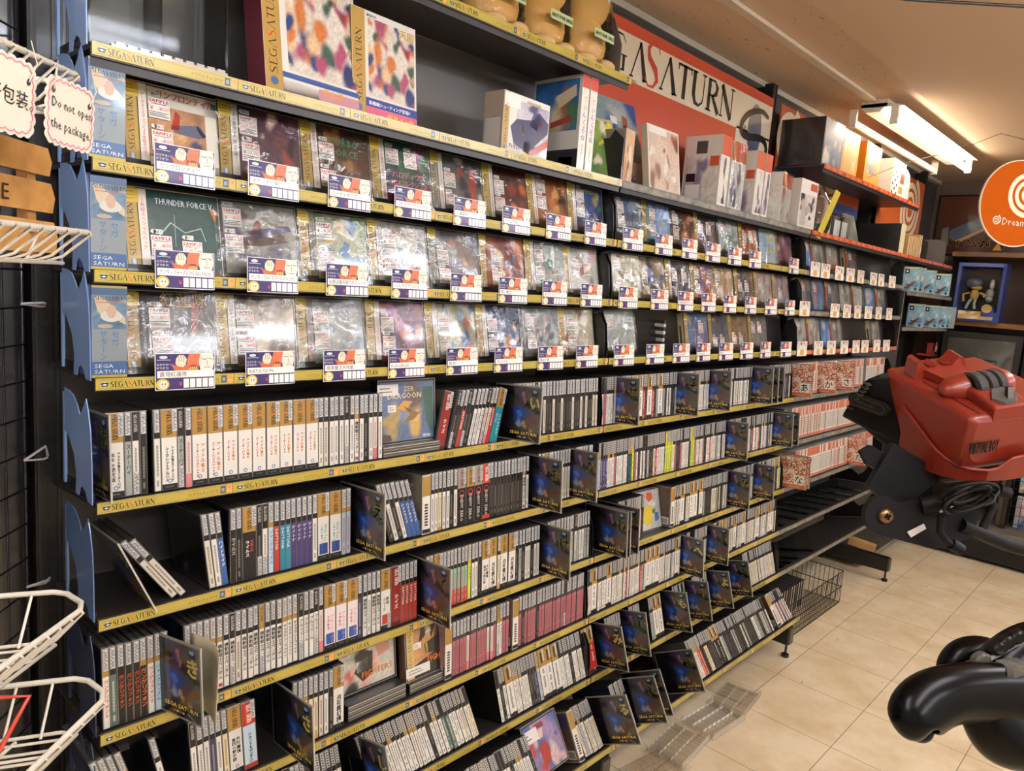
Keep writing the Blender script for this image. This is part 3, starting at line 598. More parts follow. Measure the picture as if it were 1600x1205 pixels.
# cases shown face-out among the spines
def face_case(row, x, w, lab, pal, seed, n, shapes, titles, lean=0, yoff=.03, zoff=0, tiltx=None, obi=None, h=CH, stickers=(), yaw=0):
    y, z = ROWS[row]; m = MB(); m.box(0, w, 0, .024, 0, h, '#1d1a18', left='#6a4a3c' if obi else '#1d1a18', top='#8f897d'); m.line2([(0,0),(w,0),(w,h),(0,h)], (0,-.0003,0), X_, Z_, .0022, '#a09a8c', True)
    o = m.build('disc_case', PLAST); o.location = (x, y+yoff, z+zoff); o.rotation_euler = (radians(-(TILT[row] if tiltx is None else tiltx)), radians(-lean), radians(yaw)); tag(o, lab, 'game case', 'game cases turned face out among the spines')
    m = MB(); x0 = .022 if obi else .004; P = lambda a, b: (x0+a*(w-x0-.004), -.0008, .004+b*(h-.008))
    m.sgrid((x0,-.0005,.004), X_, Z_, w-x0-.004, h-.008, 24, 24, artfn(pal, seed, n))
    for c, pts in shapes: m.poly([P(a, b) for a, b in pts], c)
    for tx, a, b, s_, c in titles:
        for k in (0, .0006): m.text(tx, (P(a, b)[0]+k, -.0012-k*.1, P(a, b)[2]), X_, Z_, s_, c, width=(1-a)*(w-x0)*.9)
    if obi: m.rect((.003,-.0006,.003), X_, Z_, .019, h-.006, '#c8ac6c'); m.serif('SEGASATURN', (.016,-.0009,.02), (0,0,1), (-1,0,0), .009, '#2b2008', red=4, sq=.075/(6.9*.0085)); m.rect((.003,-.0008,h-.026), X_, Z_, .022, .019, '#d8aa3c')
    for a, b, ww, hh in stickers: m.rect((P(a,b)[0],-.0014,P(a,b)[2]), X_, Z_, ww, hh, '#d8d4cc'); m.rect((P(a,b)[0]+ww*.1,-.0016,P(a,b)[2]+hh*.6), X_, Z_, ww*.5, hh*.08, '#55504a'); m.rect((P(a,b)[0]+ww*.1,-.0016,P(a,b)[2]+hh*.3), X_, Z_, ww*.6, hh*.08, '#55504a')
    m.build('cover_art', GLOSS, o); return o
def flat_stack(row, x, n, y0, lab, w=CD, dep=.125, cols=('#26231f','#8a857b')):
    y, z = ROWS[row]; tl = radians(TILT[row])
    for k in range(n):
        m = MB(); m.box(0, w, 0, dep, 0, .0098, '#2a2724', front='#57534c', top='#3a3733'); m.rect((0,-.0002,.007), X_, Z_, w, .0016, '#b8b2a4'); m.rect((0,-.0002,.0025), X_, Z_, w, .0012, '#8a857a')
        o = m.build('disc_case', PLAST); o.location = (x, y+y0+sin(tl)*(.001+.0104*k), z-math.tan(tl)*y0+.001+.0104*k); o.rotation_euler = (-tl, 0, 0); tag(o, f'{nth(k+1)} disc case up in the flat pile {lab}', 'game case', 'disc cases lying flat')
flat_stack(5, .508, 2, .004, 'under the dragon cover')
face_case(5, .508, .142, 'disc case showing a winged dragon over blue desert, propped face out', ['#4a5c84','#7a88a0','#5c7088','#a8905c','#c8a868','#6a5c58'], 61, 9, [('#c8943c',[(.3,.55),(.42,.68),(.6,.66),(.5,.56),(.58,.46),(.46,.5)]),('#8a6a3c',[(.42,.58),(.7,.46),(.78,.5),(.6,.34),(.4,.3),(.55,.44)]),('#c8a050',[(.55,.1),(.65,.3),(.72,.28),(.7,.06)]),('#5a4a3c',[(0,0),(.2,.02),(.18,.12),(0,.14)]),('#3c5c4c',[(.78,.9),(.98,.9),(.98,.04),(.85,.3)])], [('DRAGOON',.12,.72,.016,'#d8c49c'),('ZER',.42,.84,.014,'#c8b48c'),('SEGA',.78,.03,.008,'#e8e4dc')], zoff=.0215, yoff=.02, tiltx=6, stickers=((-.05,.78,.05,.022),(.13,.5,.02,.014)))
flat_stack(8, .452, 3, .01, 'under the red-haired fighter cover'); flat_stack(8, .605, 2, .01, 'under the gloved fighter cover', w=.10)
face_case(8, .452, .142, 'disc case with red-haired fighters on white, face out', ['#c8c4b4','#b8b8ac','#c07868','#b85c4c','#2a2624','#d8a090'], 71, 12, [('#221e1c',[(.25,.3),(.45,.62),(.6,.58),(.58,.2),(.4,.1)]),('#b8604c',[(.5,.92),(.62,.9),(.6,.72),(.48,.76)]),('#c88878',[(.62,.8),(.9,.76),(.92,.5),(.7,.44)]),('#1e1a18',[(.24,.86),(.42,.9),(.4,.74),(.26,.7)]),('#d8d4c8',[(.3,.46),(.5,.5),(.5,.3),(.3,.28)])], [('FIGHTERS',.38,.16,.018,'#d87a2c')], zoff=.033, yoff=.045, tiltx=9, stickers=((0,.84,.075,.022),(.04,.6,.02,.014)))
face_case(8, .603, .142, 'disc case with a dark-haired fighter and leather glove, gold strip, face out', ['#c89464','#a8744c','#241e1c','#c8a880','#3a302c'], 81, 8, [('#1c1816',[(.2,.98),(.6,.98),(.5,.8),(.42,.62),(.36,.86),(.26,.7),(.12,.6)]),('#cfc8b8',[(.28,.95),(.4,.95),(.42,.75),(.27,.74)]),('#1e1a1c',[(.25,.56),(.6,.66),(.95,.9),(.98,.76),(.7,.5),(.55,.36),(.28,.36)]),('#c8b04c',[(.62,.7),(.68,.72),(.76,.56),(.7,.52)]),('#c8b04c',[(.27,.56),(.32,.57),(.34,.36),(.28,.36)]),('#16120f',[(.0,.0),(.98,.0),(.98,.3),(.5,.36),(0,.22)])], [('FIGHTERS',.3,.2,.018,'#d87a2c')], zoff=.022, yoff=.02, tiltx=9, obi=True, stickers=((-.2,.04,.065,.02),(-.02,.52,.022,.013)))
face_case(7, 1.452, .142, 'disc case with yellow and red round shapes on white, leaning face out', ['#b8b8b0','#a8a8a0','#c8c8c0'], 91, 3, [('#c8502c',[(.5,.95),(.7,.92),(.72,.78),(.58,.7),(.46,.8)]),('#d8bc3c',[(.4,.6),(.6,.62),(.7,.4),(.6,.14),(.4,.1),(.28,.3)]),('#3c6a9c',[(.74,.4),(.9,.4),(.92,.2),(.76,.16)]),('#4a7a3c',[(.66,.48),(.8,.5),(.78,.4),(.66,.38)])], [], tiltx=14, yoff=.03, lean=-2)
face_case(10, .925, .125, 'disc case with a red-haired figure on blue, face out on the lowest shelf', ['#3c5a90','#a888a8','#c8b0a8','#b84030','#c8a0a0','#38508c'], 101, 12, [('#a83828',[(.3,.5),(.5,.6),(.6,.4),(.55,.15),(.35,.1)]),('#cfae9c',[(.35,.82),(.55,.84),(.5,.66),(.38,.64)]),('#8a3424',[(.3,.95),(.6,.95),(.6,.84),(.42,.86)])], [], yoff=.03, lean=3, zoff=.0, stickers=((-.3,.66,.08,.03),))
face_case(9, .86, .001, 'x', ['#000000','#000000'], 1, 0, [], []) if False else None

# ---------------------------------------------------------------- index dividers
def divider_mesh():
    m = MB()
    m.box(0, .0025, 0, CD, 0, CH, '#15130f', left=None, front='#b9b3a6', top='#8f897d')
    m.rect((-.0001,CD,0), (0,-1,0), Z_, CD, CH, '#8f897d')
    return m
DVX = (0,-1,0)
def divider_face(kana, orange=False):
    m = MB(); x = -.0003; o = (x, CD-.003, .003); W_ = CD-.006; Hh = CH-.006
    if not orange:
        rn, n1 = frand(11); rn2, n2 = frand(23)
        def fn(u, v):
            w_ = .11*n1(u*2.6+1, v*2.2); w2 = .09*n2(v*3, u*2.7)
            c = lerp(hx('#141217'), hx('#57524c'), max(0, min(1, (u-.3+w_)*1.5)))
            if abs((v-.74)+(u-.6)*.5+w2*.2) < .05: c = hx('#0b0a0c')
            def blot(c, cx, cy, rx, ry, col, k=5):
                q = math.hypot((u-cx+w_)/rx, (v-cy+w2)/ry)
                return lerp(c, hx(col), min(1, (1-q)*k)) if q < 1 else c
            c = blot(c, .56, .44, .19, .19, '#1d3c84'); c = blot(c, .60, .47, .09, .08, '#3a68c0', 3); c = blot(c, .50, .33, .07, .1, '#7f8aa0', 3)
            c = blot(c, .60, .84, .14, .11, '#3c2c60'); c = blot(c, .66, .78, .06, .05, '#a07860', 3)
            c = blot(c, .66, .28, .08, .08, '#b48c60', 3); c = blot(c, .80, .30, .11, .10, '#6a3c2c', 3); c = blot(c, .86, .2, .08, .05, '#a88c50', 3)
            if v < .165: c = hx('#0d0c0e')
            return c
        m.sgrid(o, DVX, Z_, W_, Hh, 30, 26, fn)
        e = (x-.0003, CD, 0)
        P = lambda a, b: (x-.0002, CD-a*CD, b*CH)
        m.disc(P(.86,.88), DVX, Z_, .010, .0078, '#151c2e', 16); m.disc((x-.0003, CD-.855*CD, .905*CH), DVX, Z_, .0062, .0035, '#6f9cc0', 12); m.line2([(-.009,-.001),(0,-.004),(.009,.001)], (x-.0004, CD-.86*CD, .88*CH), DVX, Z_, .0016, '#0b0f18')
        m.text(kana, P(.74,.6), DVX, Z_, .033, '#f3e27a')
        for dx, dz in ((.0008,0),(0,.0008),(.0008,.0008),(.0004,.0014),(.0016,.0006),(.0016,.0014),(-.0006,.0004)): m.text(kana, (x-.00025, CD-.74*CD-dx, .6*CH+dz), DVX, Z_, .033, '#f3e27a')
        m.text('SEGA SATURN', P(.37,.125), DVX, Z_, .0095, '#f0d060', width=.08, sq=1.3); m.text('SEGA SATURN', (x-.0003, CD-.37*CD-.0005, .125*CH+.0005), DVX, Z_, .0095, '#f0d060', width=.08, sq=1.3)
        for i, c in enumerate(('#c0392c','#c9c2b4','#c0392c','#c9c2b4')): m.rect(P(.52+.05*i,.07), DVX, Z_, .005, .003, c)
        m.poly([P(.74,.1), P(.93,.02), P(.78,.1)], '#8d8f94'); m.poly([P(.74,.1), P(.95,.01), P(.9,.01)], '#55575c')
    else:
        m.rect(o, DVX, Z_, W_, Hh, '#dcc9b0')
        r = random.Random(5)
        for i in range(70):
            u, v = r.uniform(.1,.96), r.uniform(.12,.94); s = r.uniform(.006,.014)
            m.line2([(s*cos(a*.9), s*sin(a*.9)) for a in range(7)], (x-.0002, CD-u*CD, v*CH), DVX, Z_, .0022, '#d2613a', True)
        m.rect((x-.0003, CD-.03*CD, .02*CH), DVX, Z_, CD*.94, CH*.1, '#d2613a'); m.text('Dreamcast', (x-.0004, CD-.55*CD, .045*CH), DVX, Z_, .008, '#e8d8c0')
        m.rect((x-.0004, CD-.66*CD, .14*CH), DVX, Z_, .038, .034, '#e4dccb'); m.text(kana, (x-.0006, CD-.665*CD, .175*CH), DVX, Z_, .034, '#15110f'); m.text(kana, (x-.0007, CD-.671*CD, .18*CH), DVX, Z_, .034, '#15110f')
    return m
KANA = dict(a='あ',i='い',u='う',e='え',o='お',ka='か',ki='き',ku='く',ke='け',sa='さ',shi='し',se='せ',so='そ',ta='た',chi='ち',tsu='つ',te='て',to='と',na='な',ni='に',ne='ね',ha='は',hi='ひ',fu='ふ',he='へ',ma='ま',mi='み',mu='む',mo='も',ya='や',yo='よ',ri='り',ru='る',re='れ',ro='ろ',wa='わ',nu='ぬ',hn='ほ')
DB = divider_mesh().mesh('index_divider', PLAST)
def divider(row, rom, x, near=.065, lean=0, yaw=0, orange=False, lab=None, kana=None):
    y, z = ROWS[row]; yy = y-near
    tilt = TILT.get(row, 0)
    zz = z+near*math.tan(radians(tilt))+.001
    o = link('index_divider', DB, None, (x, yy, zz), (radians(-tilt), radians(-lean), radians(yaw)))
    m = divider_face(kana or KANA[rom], orange); m.build('title_card', GLOSS, o)
    w = 'orange and cream' if orange else 'dark'
    tag(o, lab or f'{w} index divider marked with the kana {rom} on the {ROWN[row]}', 'divider', 'orange index dividers' if orange else 'dark index dividers')
    return o
for r_, L_ in {5:[('i',.856,.088,-3),('se',1.27,.067),('so',1.58),('ta',1.778),('chi',2.08),('tsu',2.125),('te',2.17)], 6:[('e',.46,.074),('o',.957,.08),('ka',1.10,.074),('to',1.92,.07),('na',2.29),('ni',2.345)],
    7:[('ku',.62,.085),('ke',1.008,.078),('ne',1.25,.075),('nu',1.265,.075),('ha',1.305,.075),('hi',1.98),('fu',2.17)], 8:[('sa',.316,.09,2),('he',1.70,.07,3),('ma',1.87,.065)],
    9:[('shi',.485,.085,4),('mi',1.275,.075,4),('mu',1.40,.065),('mo',1.63,.065,3),('ya',1.755,.065),('yo',1.90,.065,2),('ri',2.05,.06)], 10:[('ru',1.178,.095,2),('re',1.32,.085),('ro',1.375,.07),('wa',1.56,.065)]}.items():
    for a in L_: divider(r_, a[0], a[1], a[2] if len(a) > 2 else .065, a[3] if len(a) > 3 else 0)
divider(7, 'ki', .119, .09, 0, 13)
m = MB(); m.smooth = True
m.add([(.012*sin(pi*i/8)+.004*(j/6), .10*i/8, .118*j/6) for j in range(7) for i in range(9)], [[j*9+i, j*9+i+1, (j+1)*9+i+1, (j+1)*9+i] for j in range(6) for i in range(8)], '#cdc0a0')
o = m.build('paper_sleeve', PAPER); o.location = (.132, ROWS[7][0]-.105, ROWS[7][1]+.004); o.modifiers.new('thickness', 'SOLIDIFY').thickness = .0008; tag(o, 'curled cream paper sleeve standing behind the ki divider', 'sleeve')
divider(5, 'a', .0175, .022, lab='dark index divider flat against the first case of the top browsing shelf', kana='あ')
divider(6, 'u', .075, .03, 24, lab='dark index divider slumped at the near end of the second browsing shelf')
# ================================================================ FRONT-FACING DISPLAY CASES
def sample_mesh(sold):
    m = MB(); y = 0; w, h = .030, .030
    m.rect((0,y,0), X_, Z_, w, h, '#dedad0'); m.rect((.001,y-.0001,.0005), X_, Z_, w-.002, .0055, '#cfcac0')
    m.text('SAMPLE', (.001,y-.0002,h-.0068), X_, Z_, .0068, '#c92f20', width=w-.002, sq=1.3); m.text('SAMPLE', (.0013,y-.0003,h-.0065), X_, Z_, .0068, '#c92f20', width=w-.002, sq=1.3)
    m.rect((.004,y-.0002,h-.009), X_, Z_, w-.008, .0008, '#4a4540')
    m.text('¥', (.002,y-.0002,.0115), X_, Z_, .0085, '#c92f20'); m.text('-¥', (.0125,y-.0002,.012), X_, Z_, .008, '#c92f20')
    for k in range(3): m.rect((.001,y-.0002,.0085-.0026*k), X_, Z_, w-.003-.004*(k % 2), .001, '#3a3632')
    m.rect((.020,y-.0002,.0125), X_, Z_, .009, .005, '#e8b0a8')
    # hand-lettered slip over it
    m.disc((.0045,y,.0355), X_, Z_, .0045, .0035, '#dad6cc', 10); m.rect((.0045,y,.032), X_, Z_, .013, .007, '#dad6cc'); m.text('帯あり' if not sold else '帯なし', (.004,y-.0002,.0335), X_, Z_, .0045, '#3a3632')
    if sold:
        a = .55; ex, ey = (cos(a),0,sin(a)), (-sin(a),0,cos(a))
        m.rect((.002,y-.0004,.004), ex, ey, .032, .0085, '#e8ddd4'); m.text('SOLD OUT', (.0025,y-.0006,.0065), ex, ey, .0068, '#b83224', width=.030)
    return m.mesh('price_sticker', PAPER)
SMP = [sample_mesh(False), sample_mesh(True)]
_BG = []
def bag_mesh(seed, w=.148, h=.132):
    r, nz = frand(seed); m = MB(); m.smooth = True; n = 14
    P = []; 
    for j in range(n+1):
        for i in range(n+1):
            u, v = i/n, j/n; ed = min(u, 1-u, v*1.5)
            P.append((u*w-.003, -.0035-.0022*nz(u*1.2, v)-.0008*sin(u*17+v*9+seed)*sin(v*13-u*6), v*h-.001))
    m.add(P, [[j*(n+1)+i, j*(n+1)+i+1, (j+1)*(n+1)+i+1, (j+1)*(n+1)+i] for j in range(n) for i in range(n)], '#ffffff')
    return m.mesh('plastic_bag', BAG)
for s_ in range(5): _BG.append(bag_mesh(s_*11+3))
def display_case(row, x, sp, label, group, w=.142, bag=None, dreamc=False, seed=0):
    y, z = ROWS[row]; th = sp.get('th', .022)
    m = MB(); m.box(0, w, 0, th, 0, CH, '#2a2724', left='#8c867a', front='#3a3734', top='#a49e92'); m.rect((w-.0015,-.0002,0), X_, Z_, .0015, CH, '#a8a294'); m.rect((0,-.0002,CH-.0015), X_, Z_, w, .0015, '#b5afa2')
    m.rect((-.0003,th-.002,.004), (0,-1,0), Z_, th-.004, CH-.008, '#c8b98e'); 
    m.rect((-.0005,th*.7,.01), (0,-1,0), Z_, th*.3, CH*.6, '#5a4a2a')
    o = m.build('display_disc_case', PLAST); o.location = (x, y+.022+R.uniform(0,.004), z+.0005); o.rotation_euler = (radians(-11-R.uniform(0,2)), radians(sp.get('lean', R.uniform(-.8,.8))), 0)
    tag(o, label, 'game case', group)
    # cover
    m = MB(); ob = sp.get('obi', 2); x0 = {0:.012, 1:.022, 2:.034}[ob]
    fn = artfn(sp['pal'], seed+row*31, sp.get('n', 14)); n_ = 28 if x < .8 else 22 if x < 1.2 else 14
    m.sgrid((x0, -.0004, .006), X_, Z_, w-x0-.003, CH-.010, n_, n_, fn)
    if sp.get('frame'): 
        c = sp['frame']; m.rect((x0,-.0006,.006), X_, Z_, w-x0-.003, .012, c); m.rect((w-.024,-.0006,.006), X_, Z_, .021, CH-.01, c); m.rect((x0,-.0006,CH-.03), X_, Z_, w-x0-.003, .026, c)
        m.rect((w-.014,-.0008,CH-.018), X_, Z_, .009, .009, '#1f6b58')
    for q in sp.get('shapes', []): m.poly([(x0+a*(w-x0-.003), -.0008, .006+b*(CH-.01)) for a, b in q[1]], q[0])
    ti = sp.get('title')
    if ti:
        t_, c_, v_, s_ = ti; 
        for k, line in enumerate(t_.split('|')):
            for dx in (0, .0005): m.text(line, (x0+.5*(w-x0)+dx, -.001-dx*.2, v_*CH-k*s_*1.1), X_, Z_, s_, c_, width=(w-x0)*.8, center=True)
    m.build('cover_art', GLOSS, o)
    if ob:
        m = MB()
        gw = .020 if ob == 2 else .0205
        gcol = sp.get('gold', '#b8984c')
        m.rect((.0015,-.0012,.004), X_, Z_, gw-.002, CH-.006, gcol)
        m.rect((.0015,-.0014,CH-.024), X_, Z_, gw+.001, .020, '#d8b63c')
        for k in range(3): m.rect((.004,-.0015,CH-.009-.005*k), X_, Z_, .012, .0008, '#6a5418')
        m.serif('SEGASATURN', (.0135,-.0015,.022), (0,0,1), (-1,0,0), .0085, '#2b2008', red=4, sq=.072/(6.9*.0085*.95), grow=.2)
        m.disc((.0098,-.0015,.014), X_, Z_, .0045, .0045, '#5a7aa0', 12); m.disc((.0098,-.0016,.014), X_, Z_, .0028, .0045, '#b8c8d4', 10)
        m.rect((.0015,-.0013,.004), X_, Z_, x0-.002, .006, '#15120f')
        if ob == 2:
            m.rect((.021,-.0012,.010), X_, Z_, .012, CH-.013, sp.get('obic', '#ddd6c8'))
            m.textv(sp.get('obit', 'ゲーメストスタッフによる攻略本付き！'), (.027,-.0014,CH-.016), X_, Z_, .0068, sp.get('obitc', '#c93a30'), height=CH*.76)
        m.build('obi_strip', PAPER, o)
    for k, (u, v, s) in enumerate(sp.get('st', [(0,.62,0),(.02,.26,1)])):
        link('price_sticker', SMP[s], o, (x0+.001+u*(w-x0), -.0022, v*CH))
    if bag is not None: link('plastic_bag', _BG[bag % 5], o, label='clear crinkled plastic bag')
    return o
G1 = ['#c9b48c','#8a6f58','#a8322a','#5c6a80','#e0dccf','#d8a860']
DISP = {
 2: [dict(pal=['#b98a5c','#8f6a52','#a83a2c','#5a6478','#39425c','#c8a070'], frame='#cfc9ba', title=('ガンフロンティア','#c23a2c',.86,.013), shapes=[('#5b5f74',[(.3,.55),(.72,.62),(.8,.5),(.7,.44),(.35,.46)]),('#2c3048',[(.68,.62),(.8,.5),(.76,.46),(.66,.56)]),('#a03028',[(.3,.5),(.42,.5),(.44,.7),(.38,.75)])], st=[(0,.6,0),(.02,.22,0)], lab='sandy cover showing a grey gun barrel in a pale frame'),
  dict(pal=['#4a3040','#6a3c44','#c8927a','#a83c3a','#8c5a70','#2c1c28','#d8b8a0'], obit='あの最強8人組の登場！！', obitc='#2a2420', st=[(0,.62,1),(.02,.28,0)], n=12, lab='purple and peach cover with a winged creature'),
  dict(pal=['#5a3c28','#3c2c20','#8a5430','#4a7a58','#6a4a34','#a07040'], title=('TURBO|FORCE','#4f8f68',.74,.017), obit='縦横無尽スクロールシューティング', st=[(0,.5,0),(0,.12,0)], lab='brown cover with green slanted block lettering'),
  dict(pal=['#23483f','#4a7a58','#8a3c5c','#c8a83c','#2c3c50','#3c6a4c'], title=('パロディウス|MSXコレクション|ウルトラパック','#e07a90',.44,.014), obit='名作を集めたバラエティ作品集', st=[(0,.62,0),(.4,.6,1)], n=10, lab='dark green cover with pink Japanese title'),
  dict(pal=['#4a4644','#6a6460','#a83c30','#c8c2b6','#2c2a2a'], gold='#9c9078', st=[(0,.45,1),(0,.1,0)], lab='dark grey cover with a red and white figure'),
  dict(pal=['#3a2018','#7a3420','#c8642c','#2a1a14','#8a2c20'], st=[(0,.5,0),(0,.2,1)], lab='deep red and orange cover'),
  dict(pal=['#6a3c20','#c8743c','#3a2014','#a8542c','#e0a060'], obi=2, st=[(0,.68,0),(0,.38,1)], lab='brown cover with an orange glow'),
  dict(pal=['#16264a','#2c4a8a','#3c6a54','#8a7a2c','#142040'], title=('DIMENSION','#cfc43c',.85,.014), st=[(0,.66,1),(0,.36,0)], lab='navy cover with a yellow-green title'),
  dict(pal=['#4a5a70','#6a7a8c','#c8c8c4','#3c4858'], obi=0, title=('DARIUS','#b8c0c8',.35,.02), st=[(.02,.6,0),(.02,.3,0)], lab='slate blue cover with slanted white lettering'),
  dict(pal=['#5a84b0','#8aa8c4','#c8b088','#a8bcd0'], obi=2, obic='#5c8a7c', st=[(0,.6,0),(0,.25,0)], lab='sky blue cover'), dict(pal=['#2c2420','#5a3c28','#c87a3c','#a83c2c'], obi=0, st=[(.02,.6,0),(.02,.25,0)], lab='dark cover with an orange ring'),
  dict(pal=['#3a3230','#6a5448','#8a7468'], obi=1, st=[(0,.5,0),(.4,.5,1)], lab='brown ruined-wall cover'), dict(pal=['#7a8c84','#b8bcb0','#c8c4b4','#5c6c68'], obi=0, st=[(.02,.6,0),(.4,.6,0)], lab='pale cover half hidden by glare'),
  dict(pal=['#a85a40','#c88a68','#d8b8a0','#8a3c30'], obi=1, st=[(.02,.5,0),(.4,.5,0)], lab='brick red cover'), dict(pal=['#8aa8bc','#c8ccc4','#d8b84c','#a8c0cc'], obi=0, st=[], lab='pale blue cover with a yellow patch'), dict(pal=['#5a3c58','#a86a50','#c8b8a8','#8a5c78'], obi=1, st=[], lab='violet and red cover')],
 3: [dict(pal=['#23423f','#2c4f48','#33564e'], n=2, title=('THUNDER FORCE Ⅴ','#c8d0d4',.82,.013), shapes=[('#d0843c',[(.88,.86),(.96,.66),(.99,.84)]),('#9fb4ac',[(.1,.4),(.3,.62),(.305,.6),(.11,.385)]),('#9fb4ac',[(.3,.62),(.5,.5),(.5,.487),(.305,.6)]),('#9fb4ac',[(.5,.5),(.74,.58),(.74,.567),(.5,.487)]),('#9fb4ac',[(.74,.58),(.8,.4),(.79,.4),(.73,.57)]),('#9fb4ac',[(.35,.3),(.36,.72),(.366,.72),(.357,.3)])], obit='2枚組スペシャルパック', st=[(0,.2,0),(.42,.16,1)], sub='SPECIAL PACK', lab='dark green cover with white circuit line drawing'),
  dict(pal=['#8f8b82','#a8a296','#5c3c34','#5c5878','#74706a'], obi=0, shapes=[('#565276',[(.3,.6),(.9,.74),(.94,.66),(.4,.5)]),('#4a302a',[(.2,.5),(.5,.56),(.9,.5),(.5,.4),(.15,.4)]),('#7a3428',[(.35,.56),(.45,.78),(.52,.74),(.5,.56)])], title=('THUNDER FORCE','#6a6a90',.24,.012), st=[(.0,.64,0),(.0,.3,0)], lab='grey cover showing a violet and brown jet'),
  dict(pal=['#9aa07c','#b8b8a0','#4a7a9c','#c8a870','#7a9458'], shapes=[('#3c78a4',[(.4,.4),(.55,.6),(.66,.56),(.6,.44),(.7,.3),(.85,.22),(.6,.26),(.5,.36)])], obic='#8a8474', obitc='#3a3630', st=[(0,.6,0),(.02,.2,1)], lab='olive cover with a leaping blue figure'),
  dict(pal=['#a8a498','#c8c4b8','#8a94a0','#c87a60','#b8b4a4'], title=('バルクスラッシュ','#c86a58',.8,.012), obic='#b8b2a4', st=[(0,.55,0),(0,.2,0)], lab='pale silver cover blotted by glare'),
  dict(pal=['#5c5a60','#8a6a58','#c87a4c','#4a6078','#7a7a7c'], obi=1, gold='#8a826c', st=[(0,.4,0),(.02,.1,0)], lab='blue and orange mountain cover'),
  dict(pal=['#7a2c24','#c8743c','#d8b84c','#3c6a8c','#c8a088','#a83c2c'], n=14, st=[(0,.45,0),(0,.12,0)], obic='#8a4a24', lab='busy red and gold cover'),
  dict(pal=['#7a8478','#a8a498','#3c8460','#c8c0b0','#8a847a'], shapes=[('#3f8a66',[(.4,.6),(.5,.72),(.62,.68),(.64,.54),(.5,.48)])], st=[(0,.6,0),(.02,.28,0)], lab='grey cover with a green frog shape'), dict(pal=['#b8b4a8','#cfcabd','#c87a84','#8a8a84'], st=[(0,.5,0),(.42,.45,1)], lab='silvery white cover with two price slips'),
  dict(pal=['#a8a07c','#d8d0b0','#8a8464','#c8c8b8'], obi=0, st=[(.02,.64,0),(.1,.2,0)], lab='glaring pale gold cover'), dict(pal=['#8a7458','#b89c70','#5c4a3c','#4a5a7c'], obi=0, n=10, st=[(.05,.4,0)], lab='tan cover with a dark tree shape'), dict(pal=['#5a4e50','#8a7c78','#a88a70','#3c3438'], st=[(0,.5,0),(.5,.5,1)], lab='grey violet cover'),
  dict(pal=['#7a6a84','#b87a50','#a85a48','#c89c70'], obi=1, n=12, lab='violet and orange cover'), dict(pal=['#a8805c','#d8b890','#b89070'], obi=1, lab='pinkish gold cover'), dict(pal=['#5c5450','#8a7468','#6a84a0','#a87058'], st=[(0,.4,0),(.4,.4,0)], obi=1, lab='dim brown and blue cover'), dict(pal=['#9c948a','#c8b8a0','#b87a80'], obi=1, st=[(.1,.5,0)], lab='cream cover with pink figures'), dict(pal=['#8a7a84','#b8a08c','#7a4c58'], obi=1, st=[(.2,.3,0)], lab='mauve and tan cover')],
 4: [dict(pal=['#241c1a','#3c2c26','#7a2c22','#4a3c34','#2c2422'], title=('紅蓮隊','#b8862c',.82,.024), gold='#a8843c', obic='#2c241e', obitc='#c8c0b0', shapes=[('#c8b440',[(.28,.12),(.33,.2),(.42,.16),(.48,.12),(.4,.04),(.3,.06)]),('#8a3024',[(.62,.9),(.74,.9),(.7,.5),(.6,.4),(.62,.6)])], st=[(0,.55,0),(.02,.2,1)], lab='near black cover with red and gold kanji title'),
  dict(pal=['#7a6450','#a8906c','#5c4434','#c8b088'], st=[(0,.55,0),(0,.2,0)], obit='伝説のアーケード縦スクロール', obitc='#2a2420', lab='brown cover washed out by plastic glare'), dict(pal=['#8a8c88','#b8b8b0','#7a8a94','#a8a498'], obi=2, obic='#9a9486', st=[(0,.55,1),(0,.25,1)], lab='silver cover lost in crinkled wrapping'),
  dict(pal=['#6a4a68','#a85a58','#c8886c','#4a3a5c','#b87aa0'], n=12, st=[(0,.5,1),(.02,.2,0)], lab='purple and rose cover'), dict(pal=['#a8a07c','#c8b88c','#5a8a9c','#3c5a8a','#a86a4c','#c8c4a8'], n=16, st=[(0,.5,0),(.02,.12,1)], lab='crowded blue and sand cover'),
  dict(pal=['#1c2440','#3c4a78','#c8783c','#a8a8b4','#2c3456'], shapes=[('#c87a34',[(.3,.1),(.95,.4),(.97,.34),(.36,.03)])], st=[(0,.5,1),(0,.15,0)], lab='navy cover crossed by an orange beam'), dict(pal=['#7a7874','#a8a49c','#8a5c50','#5c5c60'], obi=0, st=[(.05,.55,1),(.08,.2,0)], lab='silver grey wrapped cover'), dict(pal=['#b8ac94','#d8d0bc','#a87a58','#c8b898'], obi=1, st=[(.1,.55,0),(.1,.2,0)], lab='ivory cover with gold side strip'),
  dict(pal=['#9a9c94','#b8bab0','#8a8c84'], obi=0, n=3, st=[(.02,.55,0)], lean=-4, lab='plain milky wrapped cover leaning back'), None, None, dict(pal=['#4a6484','#6a8ca8','#a85a78','#c8a45c'], st=[(.5,.5,0),(.4,.1,0)], obi=1, lab='blue sea-battle cover'), dict(pal=['#3c3c44','#6a6c74','#8a5c44'], st=[(0,.15,0),(.4,.15,0)], obi=1, lab='dark grey cover beneath two price slips'), dict(pal=['#7a5c44','#a8865c','#5c4438'], st=[(0,.2,0),(.4,.2,0)], obi=1, lab='brown cover beneath two price slips'), dict(pal=['#5a5c64','#8a8478','#a87c50'], st=[(0,.5,0),(.4,.5,1)], obi=1, lab='grey city cover'), None]}
XS = [.057,.193,.336,.478,.624,.766,.905,1.046, 1.232,1.362,1.502,1.642,1.780,1.924,2.062,2.205]
XS4 = XS[:11]+[1.635,1.782,1.915,2.055,2.205]
